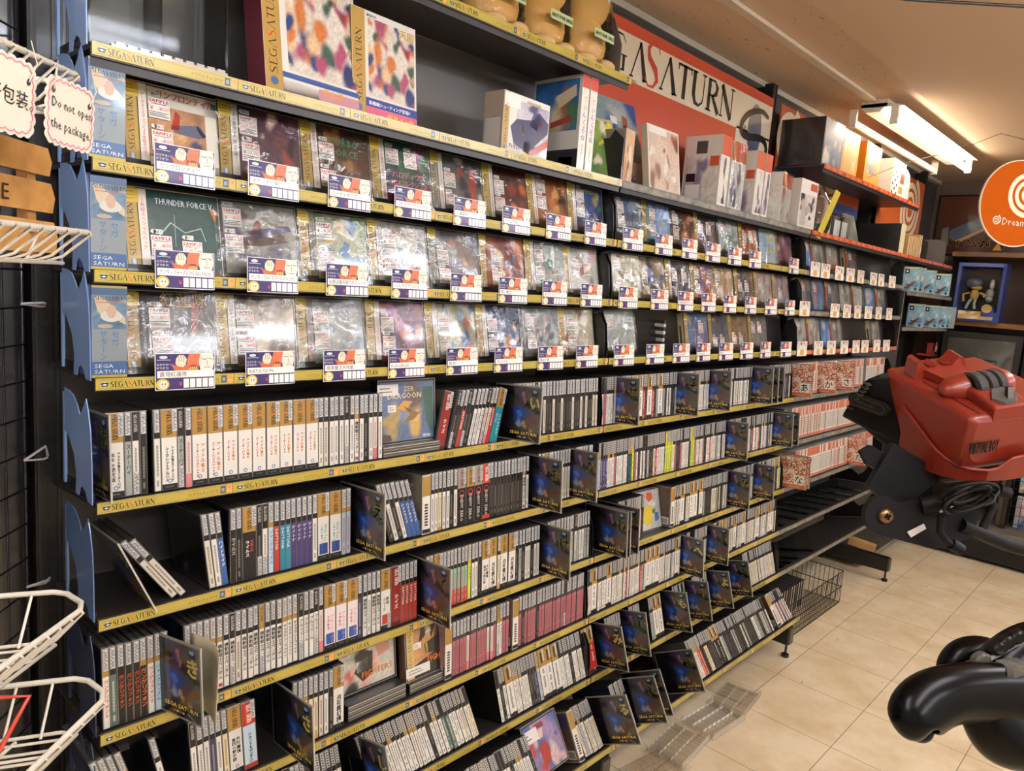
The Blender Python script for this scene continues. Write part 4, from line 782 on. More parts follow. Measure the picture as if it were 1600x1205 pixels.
for row in (2, 3, 4):
    for i, sp in enumerate(DISP[row]):
        if not sp: continue
        xs = (XS4 if row == 4 else XS)[i]
        lab = f"game case, {sp['lab']}, {ROWN[row]}"
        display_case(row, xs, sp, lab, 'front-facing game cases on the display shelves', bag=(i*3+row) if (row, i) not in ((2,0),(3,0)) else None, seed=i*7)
# ---------------------------------------------------------------- price tags
def tag_mesh(title, seed=0, orange=False):
    m = MB(); w, h = .088, .055; P = '#3a2a66'; y = -.0006
    m.box(0, w, -.0006, 0, 0, h, '#e8e2d6')
    if not orange:
        m.rect((.001,y-.0001,.001), X_, Z_, w-.002, h-.002, P)
        m.disc((.0125,y-.0002,.0475), X_, Z_, .009, .005, '#1b1c30', 14); m.disc((.012,y-.0003,.049), X_, Z_, .006, .0025, '#c8d0dc', 12); m.rect((.003,y-.0003,.0445), X_, Z_, .019, .0012, '#aab4c8')
        m.text('セガサターン', (.002,y-.0003,.0365), X_, Z_, .0042, '#e8e4dc'); m.text('ギラギラ!', (.002,y-.0003,.0315), X_, Z_, .0042, '#e8e4dc')
        m.poly([(.028,y-.0002,.029),(.045,y-.0002,.029),(.048,y-.0002,.036),(.040,y-.0002,.040),(.030,y-.0002,.038),(.024,y-.0002,.036)], '#c8683c')
        m.poly([(.029,y-.0003,.040),(.032,y-.0003,.0355),(.040,y-.0003,.034),(.044,y-.0003,.038),(.0455,y-.0003,.046),(.041,y-.0003,.052),(.034,y-.0003,.052),(.030,y-.0003,.047)], '#e8d4b8')
        for k in range(3): m.line2([(.033+.0035*k,.052),(.0345+.0035*k,.046),(.033+.0035*k,.042)], (0,y-.0004,0), X_, Z_, .0006, '#2b2030')
        m.poly([(.046,y-.0002,.029),(.062,y-.0002,.029),(.066,y-.0002,.054),(.049,y-.0002,.054),(.046,y-.0002,.043)], '#d8704a'); m.disc((.055,y-.0003,.0335), X_, Z_, .007, .004, '#8a3030', 12)
        for k in range(4): m.disc((.0505+.003*k,y-.0004,.032), X_, Z_, .0012, .003, '#e8b058', 8)
        m.poly([(.066,y-.0002,.029),(.084,y-.0002,.029),(.0865,y-.0002,.04),(.085,y-.0002,.054),(.066,y-.0002,.054),(.063,y-.0002,.041)], '#e6dccb')
        m.line2([(.067,.046),(.073,.045),(.076,.047)], (0,y-.0004,0), X_, Z_, .0009, '#2b2420'); m.line2([(.078,.047),(.084,.045)], (0,y-.0004,0), X_, Z_, .0009, '#2b2420'); m.line2([(.0765,.044),(.075,.037),(.078,.036)], (0,y-.0004,0), X_, Z_, .0006, '#2b2420'); m.line2([(.071,.033),(.081,.033)], (0,y-.0004,0), X_, Z_, .0007, '#2b2420')
        m.rect((.003,y-.0005,.0185), X_, Z_, w-.005, .0105, '#efebe2')
        m.text(title, (.006,y-.0007,.0208), X_, Z_, .0078, '#2a2622', width=w-.012)
        m.disc((.0105,y-.0005,.009), X_, Z_, .0095, .0085, '#d8bc44', 14); m.disc((.0115,y-.0006,.0085), X_, Z_, .0062, .0062, '#efe0cc', 12); m.disc((.0095,y-.0007,.0095), X_, Z_, .0009, .0015, '#2a2030', 8); m.disc((.0140,y-.0007,.0095), X_, Z_, .0009, .0015, '#2a2030', 8); m.line2([(.0095,.006),(.0118,.0052),(.014,.006)], (0,y-.0007,0), X_, Z_, .0006, '#a83c30')
        m.text('¥', (.0335,y-.0005,.006), X_, Z_, .009, '#d8402c'); m.text('¥', (.0338,y-.0006,.0063), X_, Z_, .009, '#d8402c')
        for k in range(5): m.rect((.0405+.0094*k,y-.0005,.003), X_, Z_, .0078, .0135, '#efebe2')
    else:
        m.rect((.001,y-.0001,.001), X_, Z_, w-.002, h-.002, '#d8d2c4'); r = random.Random(seed)
        for k in range(5): a, b = r.uniform(.02,.07), r.uniform(.03,.05); m.poly([(a,y-.0002,b),(a+.012,y-.0002,b-.004),(a+.006,y-.0002,b+.008)], '#d2623a')
        m.line2([(.01,.03),(.02,.05),(.035,.04),(.05,.052),(.07,.036),(.08,.05)], (0,y-.0003,0), X_, Z_, .002, '#3a302c')
        m.rect((.03,y-.0003,.004), X_, Z_, .03, .02, '#d89c4c'); m.rect((.004,y-.0003,.004), X_, Z_, .02, .018, '#efe9dc'); m.rect((.062,y-.0003,.004), X_, Z_, .022, .018, '#efe9dc')
        m.text(title, (.006,y-.0005,.008), X_, Z_, .008, '#2a2622', width=.07)
    return m.mesh('price_tag', PAPER)
TT = {2:['ガンフロンティア','ポケット一発!!','バーチャオープン','コナミアンティークス','沙羅曼蛇','ゲーム天国','レイヤーセクション','ソルディバイド'], 3:['サンダーフォースⅤ SPECIAL PACK','サンダーフォースゴールドパック2','仙窟活龍大戦カオスシード','バルクスラッシュ','雷 龍','蒼い戦士','ダライアス','飛翔鮫'], 4:['蒼穹紅蓮隊','BATSUGUN','疾風魔法大作戦','DoDonPachi','銀 銃','コットン2','魔法の国','シルフィード']}
TM = {}
def price_tag(row, x, title, label, orange=False, dz=0, group='purple price tags clipped to the shelf rails'):
    k = (title, orange)
    y, z = ROWS[row]
    if k not in TM: TM[k] = tag_mesh(title, len(TM), orange)
    o = link('price_tag', TM[k], None, (x, y-.0085, z-.021+dz), (radians(-3), 0, radians(R.uniform(-2,2)))); tag(o, label, 'price tag', group); return o
for row in (2, 3, 4):
    for i in range(16):
        if i == 14 and row == 2: continue
        b = i//8; x = [.083,.222,.364,.503,.648,.785,.926,1.066,1.222,1.372,1.510,1.644,1.783,1.926,2.075,2.238][i]
        price_tag(row, x, TT[row][i % 8], f"purple price tag, {nth(i+1)} from the near end of the {ROWN[row]}")
# ---------------------------------------------------------------- tall blue and silver boxes at the near end
def vbox():
    m = MB(); w, h, d = .0455, .128, .05
    m.box(0, w, 0, d, 0, h, '#c9b05c', left='#3c5c88', front='#8f9698', top='#c9a83c', right='#c9b878')
    m.rect((.0,-.0002,h-.013), X_, Z_, w, .013, '#4a6488'); m.rect((0,-.0002,h-.003), X_, Z_, w, .003, '#c9b040')
    m.sgrid((.001,-.0003,.068), X_, Z_, w-.002, .046, 8, 8, artfn(['#5a7890','#7a94a8','#a8b4b0','#3c5c7c'], 4, 4))
    m.poly([(.003,-.0005,.112),(.010,-.0005,.114),(.020,-.0005,.106),(.043,-.0005,.084),(.044,-.0005,.074),(.036,-.0005,.078),(.022,-.0005,.098),(.012,-.0005,.086),(.007,-.0005,.094)], '#d2bd9c')
    m.disc((.025,-.0007,.086), X_, Z_, .014, .008, '#d4d0c4', 18); m.disc((.025,-.0008,.0925), X_, Z_, .0062, .0095, '#cfa88c', 16); m.disc((.017,-.0006,.072), X_, Z_, .01, .003, '#b8a48c', 12)
    m.serif('SEGASATURN', (.0035,-.0009,.108), X_, Z_, .0062, '#2b2620', sq=.039/(6.9*.0062*.95)); m.rect((.006,-.0008,.1045), X_, Z_, .036, .0012, '#c8685c')
    m.textv('サターン', (.0145,-.0005,.066), X_, Z_, .0115, '#4a78b4', height=.042); m.textv('セガ', (.0295,-.0005,.066), X_, Z_, .0115, '#4a78b4', height=.022)
    m.rect((0,-.0004,.0035), X_, Z_, w, .019, '#4a6c9c'); m.text('SEGA', (.003,-.0006,.0135), X_, Z_, .0075, '#e8eaec', sq=1.35); m.text('SATURN', (.003,-.0006,.0055), X_, Z_, .0075, '#e8eaec', width=.040, sq=1.35)
    m.rect((0,-.0005,0), X_, Z_, w, .0035, '#c9b040')
    return m.mesh('merchandise_box', GLOSS)
VB = vbox()
for k, row in enumerate((2, 3, 4)):
    y, z = ROWS[row]; o = link('merchandise_box', VB, None, (.0022, y+.0005, z+.0006)); tag(o, f'tall blue and silver SEGA SATURN box at the near end of the {ROWN[row]}', 'box', 'tall blue and silver boxes')
    m = MB(); m.box(-.0008, .0463, -.0012, -.0008, -.0004, .1285, '#ffffff', back=None, top=None, bottom=None, left=None, right=None); m.build('clear_wrap', SHELL, o)
# a stack of cases seen end-on in the gap of the lowest display shelf
for k in range(9):
    m = MB(); m.box(0, .010, 0, .1, 0, .009, '#c8c4ba' if k % 2 else '#3a3734'); o = m.build('case_edge_stand', PLAST); o.location = (1.508, ROWS[4][0]+.03, ROWS[4][1]+.005+.0105*k)
    tag(o, f'slim case edge, {nth(k+1)} up the pile in the lowest display shelf gap', 'case', 'pile of slim cases in the gap')
# ---------------------------------------------------------------- third bay
C3 = {2:[2.448,2.52,2.67,2.9], 3:[2.44,2.56,2.706,2.862,3.02,3.176,3.327], 4:[2.447,2.557,2.705,2.812,3.318]}
P3 = [['#8a8478','#b8ac98','#a85a44'],['#6a6460','#8a7a70','#c8603c','#3c4c64'],['#3c5a84','#7a94a8','#c8603c'],['#5c5450','#8a7c70','#3c6478'],['#a8a498','#c8c0b0','#7a6c60'],['#b8b4a8','#d8d2c4','#8a7c70'],['#3c6ca8','#6a9cc8','#c8c4b8'],['#7a7468','#a8a090','#5c5450']]
d3 = ['pale figure cover','orange-edged cover','blue sky cover with red edge','dim city cover','silvery cover','white cover with a slim figure','bright blue cover','olive grey cover']
for row, L in C3.items():
    for i, x in enumerate(L):
        sp = dict(pal=P3[(i+row*3) % 8], obi=1 if (i+row) % 2 else 0, gold='#c8522e', st=[(.1,.6,0)], n=8)
        display_case(row, x, sp, f"{nth(i+1)} case in the third bay, {d3[(i+row*3) % 8]}, {ROWN[row]}", 'front-facing cases in the third bay', bag=i, w=.13, seed=i+50)
T3 = {2:[2.43,2.53,2.677,2.80,2.932,3.09,3.20,3.35],3:[2.365,2.67,2.81,2.94,3.07,3.215,3.365],4:[2.385,2.546,2.68,2.828,2.97,3.082,3.243,3.38]}
for row, L in T3.items():
    for i, x in enumerate(L): price_tag(row, x, ['ソニック','バイオ','クレイジー'][i % 3] if False else ['レース','バイオ','クレイジー'][i % 3], f"cream and orange price tag, {nth(i+1)} in the third bay of the {ROWN[row]}", True, group='cream and orange price tags')
# ================================================================ THINGS ON THE UPPER SHELVES
def carton(name, label, cat, x, y, z, w, d, h, yaw=0, tilt=0, front='#d8d2c4', side='#c8b898', top='#b8ae9c', art=None, side_art=None, spine=None, title=None, sidetext=None, group=None, fx=None, sx=None, mat_=None):
    """a printed box: front faces the aisle (-y), its end faces -x"""
    m = MB(); m.box(0, w, 0, d, 0, h, side, front=front, top=top, left=side); o = m.build(name, mat_ or PAPER); o.location = (x, y, z); o.rotation_euler = (radians(-tilt), 0, radians(yaw))
    tag(o, label, cat, group)
    m = MB(); s0 = 0
    if spine: s0 = w*spine[1]; m.rect((.0005,-.0004,.001), X_, Z_, s0, h-.002, spine[0]); k = h*.62; m.serif('SEGASATURN', (s0*.72,-.0008,h*.14), (0,0,1), (-1,0,0), s0*.45, '#2b2008', red=4, sq=k/(6.9*s0*.45*.95), grow=.2); m.disc((s0*.5,-.0008,h*.09), X_, Z_, s0*.22, s0*.22, '#4a6a94', 12)
    if art:
        pal, n, sd = art[:3]; a = art[3] if len(art) > 3 else (.04,.04,.92,.92)
        m.sgrid((s0+a[0]*(w-s0), -.0005, a[1]*h), X_, Z_, (w-s0)*a[2], h*a[3], 38, 38, artfn(pal, sd, n if n < 18 else 60))
    if title:
        for t_, u, v, s_, c_ in title:
            for k in (0,.0006): m.text(t_, (s0+u*(w-s0)+k, -.0009-k*.2, v*h), X_, Z_, s_, c_, width=(w-s0)*.9)
    for q in (fx or []): m.poly([(s0+a*(w-s0), -.0007, b*h) for a, b in q[1]], q[0])
    m.build('front_panel', GLOSS, o)
    if side_art or sidetext or sx:
        m = MB()
        if side_art: pal, n, sd = side_art[:3]; a = side_art[3] if len(side_art) > 3 else (.04,.04,.92,.92); m.sgrid((-.0005, d-a[0]*d, a[1]*h), (0,-1,0), Z_, d*a[2], h*a[3], 16, 20, artfn(pal, sd, n))
        if sidetext: m.textv(sidetext[0], (-.0008, d*sidetext[1], h*.6), (0,-1,0), Z_, sidetext[2], sidetext[3], height=h*.55)
        for q in (sx or []): m.poly([(-.0009, d-a*d, b*h) for a, b in q[1]], q[0])
        m.build('side_panel', GLOSS, o)
    return o
Z1 = ROWS[1][1]+.0005; Z0 = ROWS[0][1]+.0005
PA = ['#d8d0c0','#cfc4b2','#b8482c','#c8763c','#2c4a7c','#a8506c','#d8b48c','#3c5c50','#8a3a3c','#2c3a68']
R_ = lambda a,b,c,d: [(a,b),(c,b),(c,d),(a,d)]
carton('boxed_game', 'big maroon-sided boxed game with crowded cartoon cover and gold strip', 'game box', .263, .02, Z1, .185, .05, .215, 4, 9, front='#d8d2c4', side='#6b2230', top='#6b2230', spine=('#b8934c', .17), art=(PA, 18, 5, (.08,.2,.9,.78)), title=[('超お得',.5,.08,.014,'#e8a03c'),('天国',.5,.86,.02,'#c8a83c')], fx=[('#c98f96', R_(0,.02,1,.12)), ('#e8e2d4', R_(0,.03,.45,.13)), ('#3c5a94', R_(0,.14,1,.18))], group='large boxed games on the upper box shelf')
carton('boxed_game', 'tall white boxed game with cartoon cover above blue and pink bands', 'game box', .436, .035, Z1, .15, .05, .19, 3, 6, front='#d8d2c4', side='#8a7440', spine=('#b8934c', .19), art=(PA, 18, 5, (.06,.22,.9,.72)), fx=[('#26408c', R_(0,.12,1,.2)), ('#d8607c', R_(0,0,1,.12))], title=[('新機軸シューティング登場!!',.05,.14,.008,'#e8e8f0'),('爆熱パック',.4,.035,.013,'#f0c040'),('天国',.66,.86,.018,'#c89a2c'),('JALECO',.04,.95,.006,'#3a4a68')], group='large boxed games on the upper box shelf')
carton('boxed_game', 'squat boxed game showing a dark blue racing car', 'game box', .795, .022, Z1, .155, .055, .125, 3, 0, front='#dcd6ca', side='#a89684', top='#8a7c6c', spine=('#b8934c', .12), art=(['#d0ccc8','#a8a8b8','#38366c','#d8d4cc'], 5, 9, (.2,.1,.8,.8)),
    fx=[('#262450',[(.15,.18),(.5,.08),(.75,.3),(.98,.5),(.98,.68),(.72,.82),(.6,.66),(.4,.62),(.2,.6),(.05,.45)]),('#3c3a78',[(.5,.55),(.7,.5),(.8,.72),(.62,.84)]),('#15141c',[(.38,.1),(.52,.06),(.58,.2),(.5,.3),(.4,.24)]),('#a83428',[(.44,.14),(.5,.12),(.52,.2),(.46,.22)]),('#c8a83c',[(.3,.5),(.36,.34),(.4,.36),(.34,.52)]),('#c8562c',[(.72,.58),(.8,.56),(.82,.62),(.74,.66)]),('#b8402c',[(.55,0),(1,.28),(1,.42),(.5,.08)]),('#c89c3c',R_(.42,0,.56,.12)),('#e8e4da', R_(-.12,.76,.26,.98))],
    title=[('ハイパー',.02,.1,.013,'#2a2622'),('COLLECTOR',.4,.9,.008,'#b89a5c')], sidetext=('ドライブ完全版',.45,.016,'#3a3632'), sx=[('#c8c0b4', R_(.1,.02,.9,.56))], group='large boxed games on the upper box shelf')
RB = ['#d8b03c','#3c8a6c','#3c7ab0','#c84a3c','#b04a80','#5a4a9c']
for k, (x, w) in enumerate(((1.037,.026),(1.068,.026))):
    o = carton('boxed_game', f"tall white boxed game with rainbow lettered spine, {'cover side in view' if k == 0 else 'second of the pair'}", 'game box', x, .012, Z1, w, .150, .215, 0, 0, front='#e2ddd0', side='#cfcabd', top='#c8c2b4', side_art=(['#2f5f98','#3c74a8','#b05c48','#c8b890','#e0dccc','#4a7c50'], 9, 14, (.04,.42,.9,.54)) if k == 0 else None, sx=[('#15130f', R_(0,0,1,.22)), ('#e2aa2c', R_(.62,.03,.9,.14)), ('#d0ccc0', R_(.04,.04,.26,.09)), ('#a83a30',[(.4,.46),(.85,.52),(.8,.58),(.4,.52)]), ('#d8c49c',[(.55,.66),(.9,.78),(.88,.9),(.5,.8)])] if k == 0 else None, fx=[('#d24a3c', R_(0,.86,1,.985))], group='pair of tall boxed games with rainbow lettering')
    m = MB()
    for i, c in enumerate('てぃんくる☆'[:6]): m.textv(c, (w*.5,-.0008,.168-.017*i), X_, Z_, .017, RB[i])
    m.textv('セガサターン', (w*.5,-.0008,.06), X_, Z_, .006, '#4a4a4a'); m.build('spine_lettering', PAPER, o)
carton('picture_sleeve', 'green and red illustrated sleeve leaning behind the rainbow-lettered pair', 'sleeve', 1.112, .075, Z1, .12, .006, .16, -20, 14, front='#b8a47c', art=(['#3c6a3c','#8aa850','#c83c2c','#d8c84c','#d8ccb0','#3c6c8c'], 12, 22))
# clear acrylic box and its bright base at the near end
t = thing('acrylic_box', 'empty clear acrylic display box at the near end of the upper box shelf', 'display box', (.006, .012, Z1))
m = MB(); m.box(0, .19, 0, .004, 0, .26, '#ffffff'); m.build('front_pane', ACRYL, t)
m = MB(); m.box(.0, .004, .005, .12, 0, .26, '#ffffff'); m.build('side_pane', ACRYL, t)
m = MB(); m.box(.092, .096, .005, .12, 0, .26, '#ffffff'); m.build('divider_pane', ACRYL, t)
m = MB(); m.box(.186, .19, .005, .12, 0, .26, '#ffffff'); m.build('side_pane', ACRYL, t)
t = thing('acrylic_tray', 'slim clear sparkling acrylic tray lying on the upper box shelf edge', 'tray', (.03, -.001, Z1), (0,0,0))
m = MB(); m.box(0, .16, 0, .010, 0, .004, '#ffffff'); [m.box(.006+.0155*k, .017+.0155*k, .001, .009, .004, .0075, '#ffffff') for k in range(10)]; m.build('rim', mat('frosted_acrylic', .12, coat=1, col='#b8b0a4'), t)
# ---- middle bay, upper box shelf
m = MB(); out = [(0,0),(0,.1),(.03,.125),(.045,.105),(.075,.105),(.1,.14),(.15,.15),(.19,.15),(.19,0)]; m.extrude([(0,a,b) for a, b in out], (.002,0,0), '#23201e'); o = m.build('bookend', PLAST); o.location = (1.205, .004, Z1); tag(o, 'black wavy-topped bookend plate on the upper box shelf', 'bookend')
carton('boxed_game', 'small gold-edged boxed game with a pale figure, beside the black bookend', 'game box', 1.222, .012, Z1, .05, .08, .13, 8, 0, front='#c8a880', side='#8a7c6c', art=(['#d0b08c','#c89468','#e0ccb0','#7a5c48'], 8, 33))
carton('record_sleeve', 'large grey-blue illustrated sleeve leaning against the wall panel', 'sleeve', 1.235, .10, Z1, .225, .006, .26, -2, 17, front='#8fa0a0', art=(['#7c9498','#8a9c9a','#a85a44','#2c4a8c','#a8b0a8'], 4, 41, (0,.3,1,.7)), fx=[('#cfc8b4', R_(0,0,1,.34)), ('#e0dcd0', R_(.45,.72,.58,.8)), ('#e0dcd0', R_(.48,.58,.6,.66)), ('#7a5ca0', R_(.3,.1,.8,.14)), ('#28488c',[(.62,.45),(.8,.42),(.84,.62),(.74,.75),(.64,.66)]), ('#a8583c',[(.68,.66),(.78,.66),(.8,.82),(.7,.84)])], title=[('リアル',.3,.14,.04,'#8a4a94'),('Memories',.3,.05,.012,'#6a6a70')])
carton('boxed_game', 'tall pale boxed game with brown-haired figure, leaning beside the grey-blue sleeve', 'game box', 1.375, .03, Z1, .16, .02, .18, 0, 9, front='#d8ccbc', art=(['#d0c0ac','#c8a890','#7a4a3a','#b86a50','#e0d8cc','#8a6a5c'], 14, 52), fx=[('#e6e2d8', R_(.05,.88,.6,.99))])
DCP = ['#dcd6ca','#d4ccc0','#3a3040','#8a7c94','#b8b0a8','#5c4a50']
for k, (x, w, h, lab) in enumerate(((1.695,.062,.205,'white boxed game with orange-topped spine, screenshots on its side'),(1.762,.10,.198,'wrapped white boxed game with orange top beside the screenshot box'),(1.93,.06,.20,'white boxed game with orange top and printed side, behind the leaning pouch'),(1.994,.045,.20,'slim white boxed game with orange top, last of the white boxes'),(2.13,.13,.165,'boxed game with a red-dressed figure and orange top'),(2.285,.15,.168,'white boxed game with three small dark figures'))):
    o = carton('boxed_game', lab, 'game box', x, .004, Z1, w, .12, h, [3,3,2,2,10,0][k], 0, front='#dcd6ca', side='#d4cdbf', top='#c8c0b0', art=(DCP if k not in (4,) else ['#d8d0c4','#cfc8bc','#c05a3c','#8a5a44'], 8, 60+k, (.04,.04,.92,.66)), side_art=(DCP, 6, 70+k, (.05,.05,.9,.7)) if k in (0,2,4) else None,
      fx=[('#c9552c', R_(0,.72,1,1)) if k != 5 else ('#c9552c', R_(.55,.8,.95,.95))], sx=[('#d8d2c6', R_(.05,.72,.95,.96)), ('#c9552c', R_(.72,.56,.96,.7)), ('#1f1c22', R_(.32,.74,.62,.92)), ('#1f1c22', R_(.1,.34,.35,.46)), ('#efeae0', R_(.1,.1,.5,.3))] if k in (0,2) else None, group='white and orange boxed games on the upper box shelf')
    if k in (1,4): m = MB(); m.M = None; P_ = bag_mesh(80+k, w+.006, h+.004); link('clear_wrap', P_, o)
m = MB(); m.sgrid((0,0,0), X_, (0,-.25,.97), .05, .18, 2, 8, lambda u, v: hx('#c8b83c')); o = m.build('paper_flyer', PAPER); o.location = (2.452, .0, Z1-.02); o.rotation_euler = (0, radians(8), 0); tag(o, 'yellow hand-lettered paper flyer hanging over the shelf edge', 'flyer')
m = MB()
m.textv('ドリームキャスト', (.034,-.0015,.17), X_, (0,-.25,.97), .018, '#2a2618', height=.16); m.disc((.014,-.001-.035,.15), X_, Z_, .011, .013, '#a89a30', 14); m.build('lettering', PAPER, o)
# ---- third bay, small things
for k, x in enumerate((2.60, 2.70, 2.78)):
    m = MB(); m.box(0, .075, 0, .05, 0, .085, '#e8e4dc'); o = m.build('clear_pack', ACRYL); o.location = (x, .02, Z1); tag(o, f"small clear plastic pack, {nth(k+1)} of three on the orange-railed shelf", 'pack', 'clear packs on the orange-railed shelf'); m = MB(); m.box(.006, .069, .012, .04, .002, .07, ['#b8ac98','#a8a8a0','#bdb5a5'][k], front=['#c8bca4','#d4cfc4','#cac4b8'][k]); m.build('contents', PAPER, o)
carton('boxed_game', 'slim grey-green case leaning beside the clear packs', 'game box', 2.88, .03, Z1, .12, .008, .12, 0, 16, front='#8a8c7c', art=(['#8a8c80','#6a7068','#a8a090'], 5, 90))
carton('storage_box', 'dark flat-sided box with cream edge on the orange-railed shelf', 'box', 3.46, .004, Z1, .07, .19, .135, 0, 0, front='#cfc49c', side='#2b2724', top='#b8a85c')
for k in range(9):
    m = MB(); m.box(0, .012, 0, .12, 0, .095+(.02 if k > 6 else 0), '#8a6a44', front='#c9a878' if k % 2 else '#d8c09a', left='#b8905c'); o = m.build('wooden_disc_case', PAPER); o.location = (3.62+.026*k, .01, Z1); tag(o, f'tan disc case, {nth(k+1)} in the row after the dark storage box', 'case', 'tan disc cases on the far orange-railed shelf')
m = MB(); m.extrude([(0,0,0),(0,0,.12),(0,.05,.135),(0,.15,.13),(0,.19,.11),(0,.19,0)], (.003,0,0), '#5c5854'); o = m.build('bookend', STEEL); o.location = (4.28, .004, Z1); tag(o, 'grey steel bookend plate at the far end of the orange-railed shelf', 'bookend')
m = MB(); m.extrude([(0,0,0),(0,0,.09),(0,.05,.12),(0,.12,.12),(0,.19,.1),(0,.19,0)], (.003,0,0), '#2a2624'); o = m.build('bookend', STEEL); o.location = (3.93, .004, Z1); tag(o, 'dark steel bookend beside the tan disc cases', 'bookend')
# ---- topmost shelf of the third bay
carton('console_box', 'large black box with a glaring blue picture front under the ceiling', 'box', 2.447, .012, Z0, .19, .185, .17, 0, 0, front='#4a5058', side='#2e2a2c', top='#2a2628', art=(['#5a6c8c','#8c94a0','#c8bca8','#a8a49c','#d8d0c0'], 6, 95, (.04,.03,.92,.94)), mat_=GLOSS)
carton('boxed_toy', 'orange-yellow box with a pale sketched figure, beside the black box', 'box', 2.655, .02, Z0, .18, .11, .17, 0, 0, front='#dd962c', side='#d88a24', top='#e0a040', art=(['#e0b468','#dca850','#d8c8a0'], 4, 97, (.12,.1,.76,.76)), group='orange boxes on the topmost shelf')
carton('boxed_toy', 'orange box with a framed space picture, under the unlit tube', 'box', 2.89, .01, Z0, .21, .11, .165, 2, 0, front='#dd8a1c', side='#d87f18', top='#e0a040', art=(['#4a5470','#c8b8a0','#d8782c','#e8dcc0','#8a94a8'], 8, 99, (.16,.26,.7,.6)), group='orange boxes on the topmost shelf')
o = carton('boxed_toy', 'black and white checkered box with orange lid', 'box', 3.215, .0, Z0, .2, .11, .15, 2, 0, front='#e0d8cc', side='#d8d0c4', top='#d8542c', fx=[('#d8542c', R_(0,.9,1,1))]+[('#1c1918', R_(.05+.16*i, .12*j+.02, .13+.16*i, .12*j+.09)) for i in range(3) for j in range(7) if (i+j) % 2 == 0]+[('#c8b04c', R_(.6,.1,.9,.3)), ('#c85c3c', R_(.65,.4,.95,.7))])
m = MB(); m.loft([[(.045*cos(a*pi/8)*s_, .02*sin(a*pi/8)*s_, z_) for a in range(16)] for s_, z_ in ((1,0),(1,.08),(.8,.12),(.2,.145))], '#c8c0b4'); o = m.build('plastic_mascot_pouch', PLAST); o.location = (3.5, .03, Z0); tag(o, 'pale grey rounded plastic cone at the end of the topmost shelf', 'ornament')
# ---- bagged plush toys on the topmost near shelf
def plush(x, s, label, head=True):
    t = thing('bagged_plush', label, 'plush toy', (x, .09, Z0), group='bagged yellow plush toys')
    def blob(cx, cy, cz, rx, ry, rz, col, n=18, nm='body', mt=None):
        m = MB(); m.smooth = True
        m.loft([[(cx+rx*sin(pi*j/12)*cos(2*pi*i/n), cy+ry*sin(pi*j/12)*sin(2*pi*i/n), cz-rz*cos(pi*j/12)) for i in range(n)] for j in range(1, 12)], col); return m.build(nm, mt or mat('plush_fabric', 1, spec=.02, bump=.5, scale=900), t)
    blob(0, 0, .062*s, .072*s, .052*s, .066*s, '#dba85c'); blob(0, -.005, .155*s, .070*s, .052*s, .066*s, '#dfae62', nm='head')
    blob(-.032*s, -.045, .014*s, .03*s, .03*s, .016*s, '#dcb47c', nm='foot'); blob(.036*s, -.045, .014*s, .03*s, .03*s, .016*s, '#dcb47c', nm='foot')
    blob(-.022*s, -.048*s, .165*s, .015*s, .008*s, .018*s, '#e6e0d4', nm='eye', mt=PLAST); blob(.028*s, -.046*s, .165*s, .015*s, .008*s, .018*s, '#e6e0d4', nm='eye', mt=PLAST)
    blob(-.02*s, -.056*s, .164*s, .006*s, .004*s, .008*s, '#2a2018', nm='pupil', mt=PLAST); blob(.028*s, -.054*s, .164*s, .006*s, .004*s, .008*s, '#2a2018', nm='pupil', mt=PLAST)
    r, nz = frand(int(x*100)); r2, nz2 = frand(int(x*100)+7); m = MB(); m.smooth = True; n = 44; rings = []
    K = [.7,.98,1.02,1,1,1,.98,.95,.9,.8,.6,.3,.2]
    for j in range(37):
        z = .003+.235*s*j/36; q = j/3; k = K[int(q)]*(1-q % 1)+K[min(12, int(q)+1)]*(q % 1)
        rings.append([((.08*s*k)*(1+.04*nz(i*.45, j*.25)+.03*abs(nz2(i*1.3, j*.8)))*cos(2*pi*i/n), (.062*s*k)*(1+.04*nz(i*.45, j*.25)+.03*abs(nz2(i*1.3, j*.8)))*sin(2*pi*i/n)-.004, z) for i in range(n)])
    m.loft(rings, '#ffffff', caps=False); m.build('plastic_bag', mat_clear('crinkled_bag_film', .0, .1, ior=1.3, bump=.9, scale=22), t)
    m = MB(); m.rect((-.04,-.0735*s,.058*s), X_, (0,.05,1), .075, .02, '#b8c890')
    for k in (0,.0007): m.text('NOT FOR SALE', (-.037+k,-.0742*s-k,.0635*s), X_, (0,.05,1), .011, '#2c3020', width=.069)
    m.build('paper_note', PAPER, t)
    return t
plush(.80, 1, 'bagged yellow plush toy with a pale green note, mostly above the picture edge'); plush(.955, 1.0, 'bagged yellow plush toy between its two neighbours on the topmost shelf'); plush(1.105, 1.06, 'bagged yellow plush toy at the very end of the topmost shelf, both feet showing')
m = MB(); m.extrude([(0,0,0),(0,0,.08),(0,.03,.15),(0,.08,.16),(0,.16,.15),(0,.16,0)], (.003,0,0), '#6a6662'); o = m.build('bookend', STEEL); o.location = (1.194, .03, Z0); tag(o, 'grey bookend plate behind the last bagged plush toy', 'bookend')
